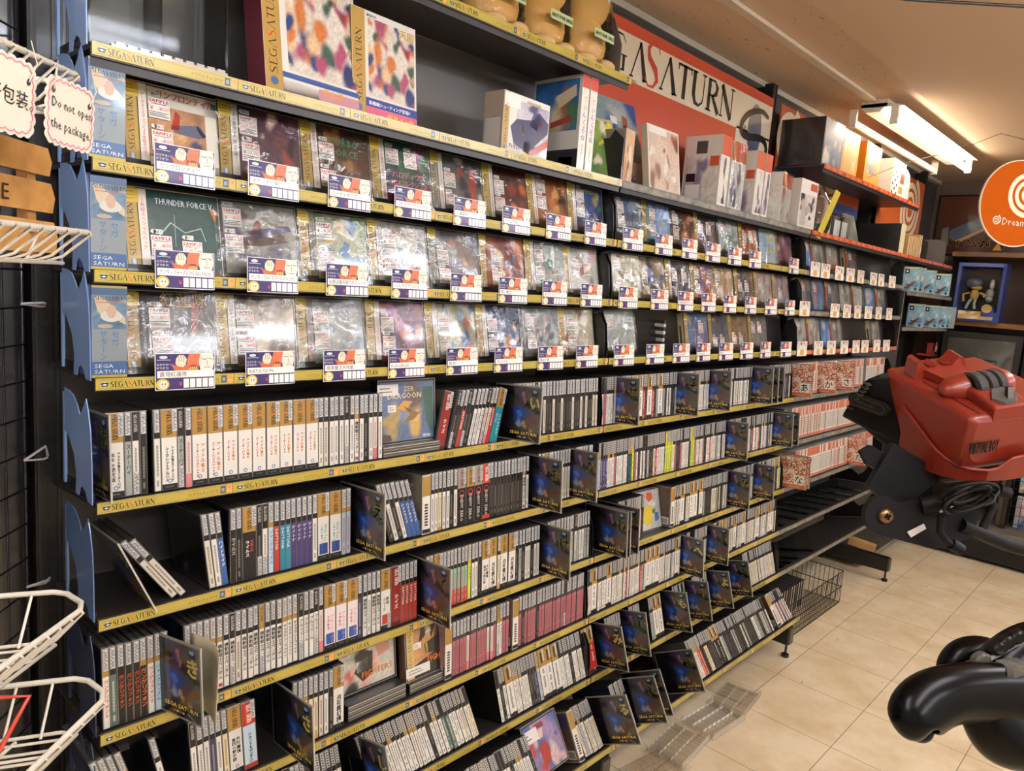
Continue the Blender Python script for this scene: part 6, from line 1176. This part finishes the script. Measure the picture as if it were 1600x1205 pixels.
# mesh panel, zip ties
t = thing('mesh_panel', 'black wire mesh panel standing at the near end of the shelving', 'mesh panel', (-.035, .185, 0), (0,0,math.atan2(.74,.67)+pi))
BW = mat('black_coated_wire', .3, coat=.5)
m = MB(); m.tube([(0,0,.05),(0,0,2.1),(.9,0,2.1),(.9,0,.05)], .003, '#1b1a22', n=8, closed=True); m.build('outer_frame', BW, t)
m = MB()
for i in range(1, 18): m.tube([(.05*i,0,.05),(.05*i,0,2.1)], .0017, '#1b1a20', n=6)
for j in range(36): m.tube([(0,.002,.08+.0565*j),(.9,.002,.08+.0565*j)], .0017, '#15131a', n=6)
m.build('wire_grid', BW, t)
for k, z in enumerate((H-.085, H-.325, H-.53)):
    m = MB(); m.tube([(-.04,.17,z),(-.01,.175,z+(.002 if k != 1 else .018)),(-.004,.188,z+.0)], .0022, '#c8c4c0', n=6); m.tube([(-.04,.17,z),(-.012,.18,z-.004),(-.004,.19,z-.004)], .0018, '#c8c4c0', n=6); o = m.build('zip_tie', WIRE); tag(o, ['white zip tie, topmost of three on the mesh panel frame', 'white zip tie with bent tail, middle of three on the mesh panel', 'white zip tie, lowest of three on the mesh panel frame'][k], 'zip tie')
# dim cupboard behind the mesh panel
t = thing('tall_cupboard', 'tall dark cupboard standing behind the black mesh panel', 'cupboard', (-.95, .205, 0))
m = MB(); m.box(0, .915, 0, .05, 0, 2.1, '#1c1a1c'); m.build('body', PLAST, t)
m = MB(); m.box(.855, .885, -.004, 0, .05, 2.08, '#3a332e'); m.build('brown_strip', PLAST, t)
m = MB(); m.box(.60, .82, -.003, 0, .05, 1.95, '#26303c'); m.box(.78,.81,-.005,-.003,.05,1.95,'#5a4a3c'); m.build('door', PLAST, t)
# ================================================================ THE RED HEADSET ON ITS STAND
cr_ = Vector((.689,-.722,.073)); cu_ = Vector((.051,.148,.988)); ct_ = Vector((-.723,-.676,.139))
def ax(a, b, c): return (cr_*a+cu_*b+ct_*c)
vd = ax(.128,-.38,.916).normalized(); vw = ax(.988,.13,-.085); vw = (vw-vd*vw.dot(vd)).normalized(); vv = vd.cross(vw)
if vv.z < 0: vv = -vv
A0 = Vector((.680,-.922,H-.120))           # near top corner of the front face
hw = .068
org = A0+vw*hw
MVB = Matrix(((vw.x, -vd.x, vv.x, org.x),(vw.y, -vd.y, vv.y, org.y),(vw.z, -vd.z, vv.z, org.z),(0,0,0,1)))
# local frame: x across (near side negative), y backwards from the front face to the eyes, z up; origin at top centre of the front
t = thing('virtual_headset', 'red and black VIRTUAL BOY stereo game headset held on a black metal arm', 'game console'); t.matrix_world = MVB
RED = mat('red_glossy_plastic', .36, coat=.25); BK = mat('black_shell_plastic', .5, spec=.18); CR = '#842616'
def rring(w, z0, z1, yf, ch=.02, chb=.012, n=4, cx0=0):
    """rounded rectangle ring in the x-z plane; yf gives the depth for each height"""
    pts = []; f_ = yf if callable(yf) else (lambda z: yf)
    for cx, cz, a0, r in ((w-ch, z1-ch, 0, ch), (-w+ch, z1-ch, 90, ch), (-w+chb, z0+chb, 180, chb), (w-chb, z0+chb, 270, chb)):
        for k in range(n+1): a = radians(a0+90*k/n); z = cz+r*sin(a); pts.append((cx+r*cos(a)+cx0, f_(z), z))
    return pts
def loft_s(m, rings, col, smooth=True): m.smooth = smooth; m.loft(rings, col); m.smooth = False
def yb(z): return .113+(z+.038)*1.5 if z > -.038 else .113      # joint of red shell and black shade
def yr(z): return .1636-(z+.0081)*.63                          # slanting rear edge
def mixy(s): return lambda z: s*yb(z)
m = MB(); loft_s(m, [rring(w, z0, z1, (lambda z, s=s: s*yb(z)+.12*max(0, -.03-z)*max(0, 1-3*s)), .009, .02) for s, z0, z1, w in ((-.02,-.068,-.009,.059),(.0,-.074,-.003,.0655),(.04,-.080,-.0005,.0675),(.2,-.088,.001,.0685),(.5,-.096,.001,.071),(.8,-.097,.0,.072),(1.0,-.096,-.002,.072))], CR); o = m.build('red_housing', RED, t)
lip = [(-.0735,.113,-.036),(-.0740,.093,-.043),(-.0740,.073,-.051),(-.0735,.055,-.0585),(-.0725,.040,-.065),(-.069,.026,-.070),(-.062,.012,-.0735),(-.052,.002,-.0755),(-.034,-.006,-.0755),(-.024,-.008,-.073),(-.008,-.010,-.060),(.016,-.010,-.058),(.026,-.009,-.071),(.034,-.006,-.0755),(.052,.002,-.0755),(.066,.020,-.072),(.0725,.040,-.065),(.0735,.055,-.0585),(.0740,.093,-.043),(.0735,.113,-.036)]
fine = []
for i in range(len(lip)-1):
    for k in range(3): fine.append(tuple(lip[i][j]*(1-k/3)+lip[i+1][j]*k/3 for j in range(3)))
fine.append(lip[-1])
m = MB(); m.tube(fine, .0022, '#8e2a1a', n=10); m.build('lower_lip', RED, t)
m = MB(); m.smooth = True; B = [(p[0]*1.02, p[1]*.96+.001, -.1015+.010*min(1, abs(p[1]-.06)/.06)) for p in fine]; n_ = len(fine)
for i in range(n_-1): m.poly([fine[i], B[i], B[i+1], fine[i+1]], CR)
m.smooth = False; C_ = [(p[0]*.86, p[1]*.9+.008, p[2]-.003) for p in B]
for i in range(n_-1): m.poly([B[i], C_[i], C_[i+1], B[i+1]], '#5a1a10')
m.build('belly_skirt', RED, t)
m = MB(); loft_s(m, [rring(w, z0, z1, f_, .008, .012) for f_, z0, z1, w in ((lambda z: yb(z)-.002,-.099,-.003,.0715),(lambda z: .5*yb(z)+.5*yr(z),-.101,-.006,.086),(lambda z: yr(z)-.004,-.099,-.009,.0995),(lambda z: yr(z),-.095,-.013,.0965))], '#0e0c0b'); o = m.build('eye_shade', BK, t)
m = MB(); [m.box(-.1005, -.0945, yr(-.020-.0075*k)-.014, yr(-.020-.0075*k)-.003, -.020-.0075*k, -.0175-.0075*k, '#4a443a') for k in range(8)]; m.build('vent_ribs', BK, o)
m = MB(); x = -.0730
ang = radians(-2)
def oval(a, b, y0, z0, n=28, wd=.0014, col='#2c2721', dx=0): m.line2([((a-b)*(1 if cos(2*pi*k/n) > 0 else -1)+b*cos(2*pi*k/n), b*sin(2*pi*k/n)) for k in range(n)], (x-dx, y0, z0), (0,-1,0), Z_, wd, col, True)
OY, OZ = .163, -.052
m.loft([[(xx, OY-((.030-.0105)*(1 if cos(2*pi*k/28) > 0 else -1)+.0105*s_*cos(2*pi*k/28)), OZ+.0105*s_*sin(2*pi*k/28)) for k in range(28)] for xx, s_ in ((x+.004,1),(x-.0012,1),(x-.0018,.86))], '#1f1b17')
oval(.0255, .0070, OY, OZ, dx=.0021, col='#4a4238')
for k in (0,.0003): m.text('Nintendo', (x-.0022, OY+.0205-k, OZ-.0030+k), (0,-1,0), Z_, .0084, '#4a4238', width=.041)
m.v = [(p[0]-max(0, (p[1]-.1135))*.385, p[1], p[2]) for p in m.v]; m.build('logo_badge', BK, t)
m = MB(); loft_s(m, [rring(w, z0, z1, y, .01, .014) for y, z0, z1, w in ((.020,-.104,-.085,.045),(.04,-.118,-.085,.062),(.09,-.122,-.085,.068),(.16,-.114,-.085,.078),(.20,-.104,-.085,.086))], '#12100e'); m.build('lower_body', BK, t)
XC = -.015
m = MB(); m.loft([rring(.024, -.01, .0075, -.003, .003, .003, cx0=XC), rring(.024, -.01, .0095, .001, .004, .004, cx0=XC), rring(.024, -.0, .0165, .036, .005, .005, cx0=XC), rring(.030, .0, .018, .062, .005, .005, cx0=XC)], CR); m.build('centre_tongue', RED, t)
YD = .053
def ringx(xx, r_, dy=0, zc=.012, n=26, k1=1.15): return [(XC+xx, YD+dy+r_*k1*cos(2*pi*k/n), zc+r_*sin(2*pi*k/n)) for k in range(n)]
m = MB(); m.smooth = True; m.loft([ringx(a, b, .010-.1*abs(a+.02), .009) for a, b in ((-.050,.0015),(-.048,.0065),(-.042,.0105),(-.034,.0140),(-.026,.0165),(-.018,.0180))], '#862a18'); m.smooth = False; m.build('dial_pod', RED, t)
m = MB(); m.smooth = True; m.loft([ringx(a, b, .002, .012) for a, b in ((.022,.0185),(.026,.0185),(.034,.016),(.041,.009),(.044,.002))], '#862a18'); m.smooth = False; m.build('dial_pod', RED, t)
m = MB()
for a, b in ((-.016,-.004),(-.001,.009),(.012,.021)): m.loft([ringx(a,.0165,n=30), ringx(a+.001,.0188,n=30), ringx(b-.001,.0188,n=30), ringx(b,.0165,n=30)], '#45423d')
m.loft([ringx(-.019,.0155), ringx(.023,.0155)], '#151311'); m.build('ribbed_dial', BK, t)
m = MB(); m.extrude([(XC-.017,.012,.0118),(XC-.006,.028,.0158),(XC+.009,.028,.0158),(XC+.017,.012,.0118),(XC+.006,.001,.0096),(XC-.008,.001,.0096)], (0,.0006,.003), '#56524a'); m.build('focus_slider_plate', BK, t)
m = MB(); m.extrude([(XC-.001,.006,.012),(XC+.007,.006,.012),(XC+.009,.013,.026),(XC+.003,.014,.026)], (.002,.007,-.002), '#6a655a', '#2a2622'); m.build('focus_lever', BK, t)
m = MB(); m.extrude([(-.058,.120,.0),(-.054,.122,.021),(-.048,.123,.023),(-.041,.122,.012),(-.004,.122,.012),(.006,.123,.023),(.012,.122,.021),(.018,.120,.0)], (0,.024,.002), '#8a2c1a')
for xx in (-.030,-.010): m.extrude([(xx-.006,.124,.014),(xx+.006,.124,.014),(xx,.124,.019)], (0,.014,.001), '#8a2c1a')
m.loft([[(-.045,.123,.012),(.005,.123,.012),(.005,.123,.002),(-.045,.123,.002)],[(-.040,.075,.012),(.012,.075,.012),(.012,.075,.002),(-.040,.075,.002)]], '#8a2c1a'); m.build('rear_tray', RED, t)
m = MB(); m.tube([(-.052,.004,.0008),(-.054,.05,.0018),(-.055,.108,.0012)], .0005, '#3c1008', n=5); m.build('panel_seam', RED, t)
m = MB()
for k in (0,.0005,.0009): m.text('VIRTUAL BOY', (-.064+k, -.0035-k*.1, -.050), X_, Z_, .023, '#1a1210', width=.038)
m.build('front_lettering', BK, t)
VBS = 1
# ---------------------------------------------------------------- the stand
def CP(px, py, d):
    """a point d metres in front of the lens on the line of sight of a picture point (used only to read positions off)"""
    F_ = 1145.03; q = cr_*((px-800)/F_*d)+cu_*(-(py-602.5)/F_*d)-ct_*d
    return Vector((-.3326,-1.1149,H))+q
S = mat('black_powder_coat', .6, spec=.25)
t = thing('headset_stand', 'black bolted metal arm bracket carrying the red headset', 'stand')
def plate(name, pts, th, col='#0f0c0b', dd=None):
    m = MB(); P = [CP(*p) for p in pts]; n = (P[1]-P[0]).cross(P[2]-P[0]).normalized()
    if n.dot(ct_) < 0: n = -n
    m.extrude(P if True else P, -n*th, col, '#1c1815'); return m.build(name, S, t)
plate('tilt_plate', [(1396,692,.965),(1478,742,.965),(1402,800,.965),(1356,760,.965)], .012)
plate('side_plate', [(1383+31*cos(radians(a)), 806-31*sin(radians(a)), .93) for a in range(260, 70, -12)]+[(1402,786,.93),(1490,776,.93),(1530,800,.93),(1520,840,.93),(1463,857,.93),(1412,846,.93)], .012)
m = MB(); c = CP(1383,806,.929); n_ = ct_
ea, eb = cr_, cu_
m.smooth = True; m.loft([[c+n_*h_+(ea*cos(2*pi*k/24)+eb*sin(2*pi*k/24))*r_ for k in range(24)] for h_, r_ in ((.0,.0095),(.003,.0092),(.005,.007),(.0058,.004))], '#8a6a48'); m.smooth = False
for a in (0.3, 1.87): m.line2([(-.0045*cos(a),-.0045*sin(a)),(.0045*cos(a),.0045*sin(a))], c+n_*.0061, ea, eb, .0022, '#0f0c0a')
m.disc(c+n_*.0058, ea, eb, .004, .004, '#1a1410', 12); m.build('cross_screw', mat('brass_screw', .3, metal=.8), t, label='brass cross-head screw')
plate('price_sticker', [(1417,831,.928),(1443,818,.928),(1447,826,.928),(1423,840,.928)], .0008, '#cfc6c0').data.materials[0] = PAPER
m = MB(); m.tube([CP(1440,790,.93), CP(1478,784,.92), CP(1500,782,.92)], .011, '#14110f', n=14); m.build('pivot_tube', BK, t)
m = MB(); m.tube([CP(1500,820,.93), CP(1570,850,.96), CP(1700,885,1.02)], .009, '#0c0a09', n=10); PB = CP(1760,885,1.02); m.tube([CP(1700,885,1.02), PB], .009, '#0c0a09', n=10); m.tube([(PB.x,PB.y,.001), (PB.x,PB.y,PB.z+.05)], .018, '#0c0a09', n=12); m.build('rear_bar', S, t)
plate('top_clamp', [(1346,706,.975),(1362,696,.975),(1392,716,.975),(1384,742,.975),(1356,726,.975)], .012)
# bundle of black cable hanging off the arm
t = thing('cable_bundle', 'coiled bundle of black cables hanging behind the headset stand', 'cable')
r = random.Random(4)
for k in range(7):
    m = MB(); cx, cy = 1515+r.uniform(-6,6), 775+r.uniform(-6,8); a, b = r.uniform(26,46), r.uniform(7,15); ph = r.uniform(-.5,.1)
    pts = [CP(cx+a*cos(u)*cos(ph)-b*sin(u)*sin(ph), cy+a*cos(u)*sin(ph)+b*sin(u)*cos(ph), .89+.02*sin(u+k)) for u in [2*pi*i/22 for i in range(22)]]
    m.tube(pts, .0022, '#1b1815', n=7, closed=True); m.build('cable_loop', BK, t)
m = MB(); m.tube([CP(1470,805,.9), CP(1468,830,.9), CP(1478,845,.9), CP(1492,855,.9)], .0045, '#15120f', n=8); m.build('cable_loop', BK, t)
m = MB(); a_, b_ = CP(1486,850,.9), CP(1502,860,.9); m.tube([a_, b_], .0075, '#15120f', n=6); m.build('plug', BK, t)
m = MB(); a_, b_ = CP(1560,765,.92), CP(1576,772,.92); m.tube([a_, b_], .0075, '#1a1714', n=6); m.build('plug', BK, t)
m = MB(); m.tube([CP(1535,760,.9), CP(1552,790,.9), CP(1535,825,.9)], .005, '#15120f', n=8); m.build('cable_loop', BK, t)
m = MB(); m.tube([CP(1473,795,.9), CP(1592,732,.93)], .0024, '#2a2622', n=7); m.tube([CP(1468,800,.9), CP(1492,788,.9)], .0018, '#c8c0b0', n=6); m.tube([CP(1574,740,.925), CP(1590,731,.93)], .0026, '#b8b0a0', n=6); m.build('support_rod', BK, t)
# ---------------------------------------------------------------- game controller in the lower corner
t = thing('game_controller', 'glossy black two-pronged game controller hanging in the lower corner', 'game controller')
GB = mat('glossy_black_plastic', .24, spec=.2)
def grip(name, path, flat, col='#050404'):
    """path of (px, py, depth, radius across, radius through)"""
    m = MB(); m.smooth = True; rings = []; P = [CP(*q[:3]) for q in path]
    for i, q in enumerate(path):
        a = P[max(0,i-1)]; b = P[min(len(P)-1,i+1)]; d = (b-a).normalized(); e = d.cross(ct_).normalized(); g = e.cross(d).normalized()
        rings.append([P[i]+e*q[3]*cos(2*pi*k/20)+g*q[4]*sin(2*pi*k/20) for k in range(20)])
    m.loft(rings, col); m.smooth = False; o = m.build(name, GB, t); s = o.modifiers.new('s', 'SUBSURF'); s.levels = 1; s.render_levels = 2; return o
grip('near_prong', [(1580,1088,.60,.027,.018),(1530,1083,.595,.0255,.019),(1495,1082,.59,.0235,.019),(1463,1090,.585,.0245,.019),(1436,1108,.58,.0255,.0185),(1424,1125,.575,.0225,.018),(1430,1139,.575,.015,.014),(1437,1147,.575,.007,.007)], 1)
grip('finger_bump', [(1432,1135,.585,.011,.012),(1444,1146,.585,.010,.012),(1450,1152,.585,.0035,.004)], 1)
grip('finger_bump', [(1455,1118,.588,.012,.012),(1468,1130,.588,.0095,.012),(1474,1135,.588,.0035,.005)], 1)
grip('finger_bump', [(1480,1105,.592,.011,.012),(1492,1115,.592,.008,.011),(1497,1118,.592,.003,.005)], 1)
grip('far_prong', [(1560,1030,.68,.016,.012),(1532,1018,.685,.0165,.014),(1510,1022,.69,.0175,.016),(1492,1036,.69,.016,.015),(1480,1052,.69,.0125,.012),(1474,1062,.69,.005,.006)], 1)
grip('lower_shell', [(1535,1105,.60,.018,.02),(1548,1125,.60,.024,.022),(1568,1148,.60,.027,.022),(1592,1160,.60,.024,.022),(1625,1166,.60,.02,.02),(1650,1166,.60,.01,.01)], 1)
grip('centre_body', [(1520,1062,.62,.008,.012),(1545,1058,.62,.022,.02),(1580,1045,.625,.032,.022),(1620,1030,.63,.036,.022),(1660,1025,.64,.03,.02)], 1)
m = MB(); m.extrude([CP(1572,1060,.585),CP(1582,1046,.585),CP(1612,1040,.59),(CP(1640,1060,.6)),CP(1640,1150,.6),CP(1598,1128,.59)], -ct_*.02, '#3c3833', '#6a645c'); m.build('battery_pack', mat('scuffed_clear_plastic', .18, coat=1), t)
for k, (x, y) in enumerate(((1517,1044),(1532,1030),(1560,1012),(1572,1003),(1588,995))):
    m = MB(); c = CP(x, y, .61); e = (CP(x+10,y-6,.61)-c).normalized(); g = e.cross(ct_); m.loft([[c+ct_*h_+(e*.0075*s_*cos(2*pi*i/14)+g*.005*s_*sin(2*pi*i/14)) for i in range(14)] for h_, s_ in ((-.004,1),(.003,1),(.0045,.7))], ['#3a2c28','#55504a','#15120f','#15120f','#191512'][k]); m.build('button', GB, t)
m = MB(); m.tube([CP(1495,1055,.61), CP(1545,1030,.61), CP(1600,1000,.615)], .0022, '#8a847a', n=8); m.build('edge_trim', GB, t)
m = MB(); m.tube([CP(1588,1030,.66), CP(1660,985,.78), PB+Vector((0,0,-.12))], .014, '#0c0a09', n=10); m.build('rear_mount', S, t)
# ================================================================ LIGHT
WARM = '#ffdcb0'
LAMP = mat_emit('fluorescent_tube_lit', '#eef2ff', 16)
LAMPW = mat_emit('warm_fluorescent_tube_lit', '#fff0d8', 12)
def fixture(x0, y, z, label, lit=(True, True), L=1.2, gap=.075, group='ceiling lights', lampm=None):
    t = thing('ceiling_light', label, 'light', (x0, y, z), group=group)
    m = MB(); m.box(-.02, L+.02, -.05, .05, .05, CEIL-z-.001, '#d9cdb8'); w = gap+.035
    m.loft([[(-.02,-w,.045),(-.02,-w*.95,.05),(-.02,-.05,.062),(-.02,-.028,.03),(-.02,.028,.03),(-.02,.05,.062),(-.02,w*.4,.05)],[(L+.02,-w,.045),(L+.02,-w*.95,.05),(L+.02,-.05,.062),(L+.02,-.028,.03),(L+.02,.028,.03),(L+.02,.05,.062),(L+.02,w*.4,.05)]], '#d9d0c0')
    m.build('housing', mat('white_enamel', .35), t)
    for s, on in zip((-1, 1), lit):
        m = MB(); m.tube([(.0, s*gap, 0), (L, s*gap, 0)], .0155, '#e8e2d4', n=14); m.build('tube', (lampm or LAMP) if on else mat('unlit_tube', .25, coat=.5), t, label='glowing white tube' if on else 'unlit milky white tube')
        
        for xx in (-.012, L-.004): m = MB(); m.box(xx, xx+.016, s*gap-.014, s*gap+.014, -.018, .05, '#e2d9c8'); m.build('tube_holder', mat('white_enamel'), t)
    return t
fixture(2.82, -.025, 2.095, 'twin tube ceiling light with one tube lit above the far shelves', (True, False), gap=.078, lampm=LAMPW)
fixture(1.15, -1.5, 2.04, 'twin tube ceiling light over the aisle opposite the middle bay')
fixture(-.5, -1.5, 2.04, 'twin tube ceiling light over the aisle near the wire baskets')
fixture(2.9, -1.5, 2.04, 'twin tube ceiling light over the far aisle')
fixture(.9, -2.6, 2.04, 'added twin tube fill light by the middle of the opposite wall')  # unseen row of three, added as fill for the lower shelves
fixture(-.9, -2.6, 2.04, 'added twin tube fill light by the opposite wall, nearest the baskets')
fixture(2.8, -2.6, 2.04, 'added twin tube fill light by the far end of the opposite wall')
fixture(-1.45, -.75, 2.04, 'twin tube ceiling light over the near end of the aisle beside the west wall')
W = bpy.data.worlds.new('shop_air'); bpy.context.scene.world = W; W.use_nodes = True
W.node_tree.nodes['Background'].inputs[0].default_value = (.9, .72, .5, 1); W.node_tree.nodes['Background'].inputs[1].default_value = .05
# ================================================================ CAMERA
cam = bpy.data.cameras.new('camera'); co = bpy.data.objects.new('camera', cam); COL.objects.link(co)
yaw, pit, rol = .8191024350376847, -.13946060350792036, .07373109890063617
f = Vector((sin(yaw)*cos(pit), cos(yaw)*cos(pit), sin(pit))); r0 = Vector((cos(yaw), -sin(yaw), 0)); u0 = r0.cross(f)
rr = r0*cos(rol)+u0*sin(rol); uu = -r0*sin(rol)+u0*cos(rol)
co.matrix_world = Matrix(((rr.x, uu.x, -f.x, -.33259411), (rr.y, uu.y, -f.y, -1.11490171), (rr.z, uu.z, -f.z, H), (0,0,0,1)))
cam.sensor_width = 36; cam.lens = 1145.0325629983126/1600*36; cam.clip_start = .02; cam.clip_end = 60
sc = bpy.context.scene; sc.camera = co
sc.view_settings.view_transform = 'Standard'; sc.view_settings.look = 'None'; sc.view_settings.gamma = 1; sc.view_settings.use_curve_mapping = False
sc.view_settings.exposure = EXPO
sc.cycles.max_bounces = 8; sc.cycles.diffuse_bounces = 4; sc.cycles.glossy_bounces = 4; sc.cycles.transparent_max_bounces = 24; sc.cycles.transmission_bounces = 4
sc.cycles.use_denoising = True; sc.cycles.sample_clamp_indirect = 6; sc.cycles.caustics_reflective = False
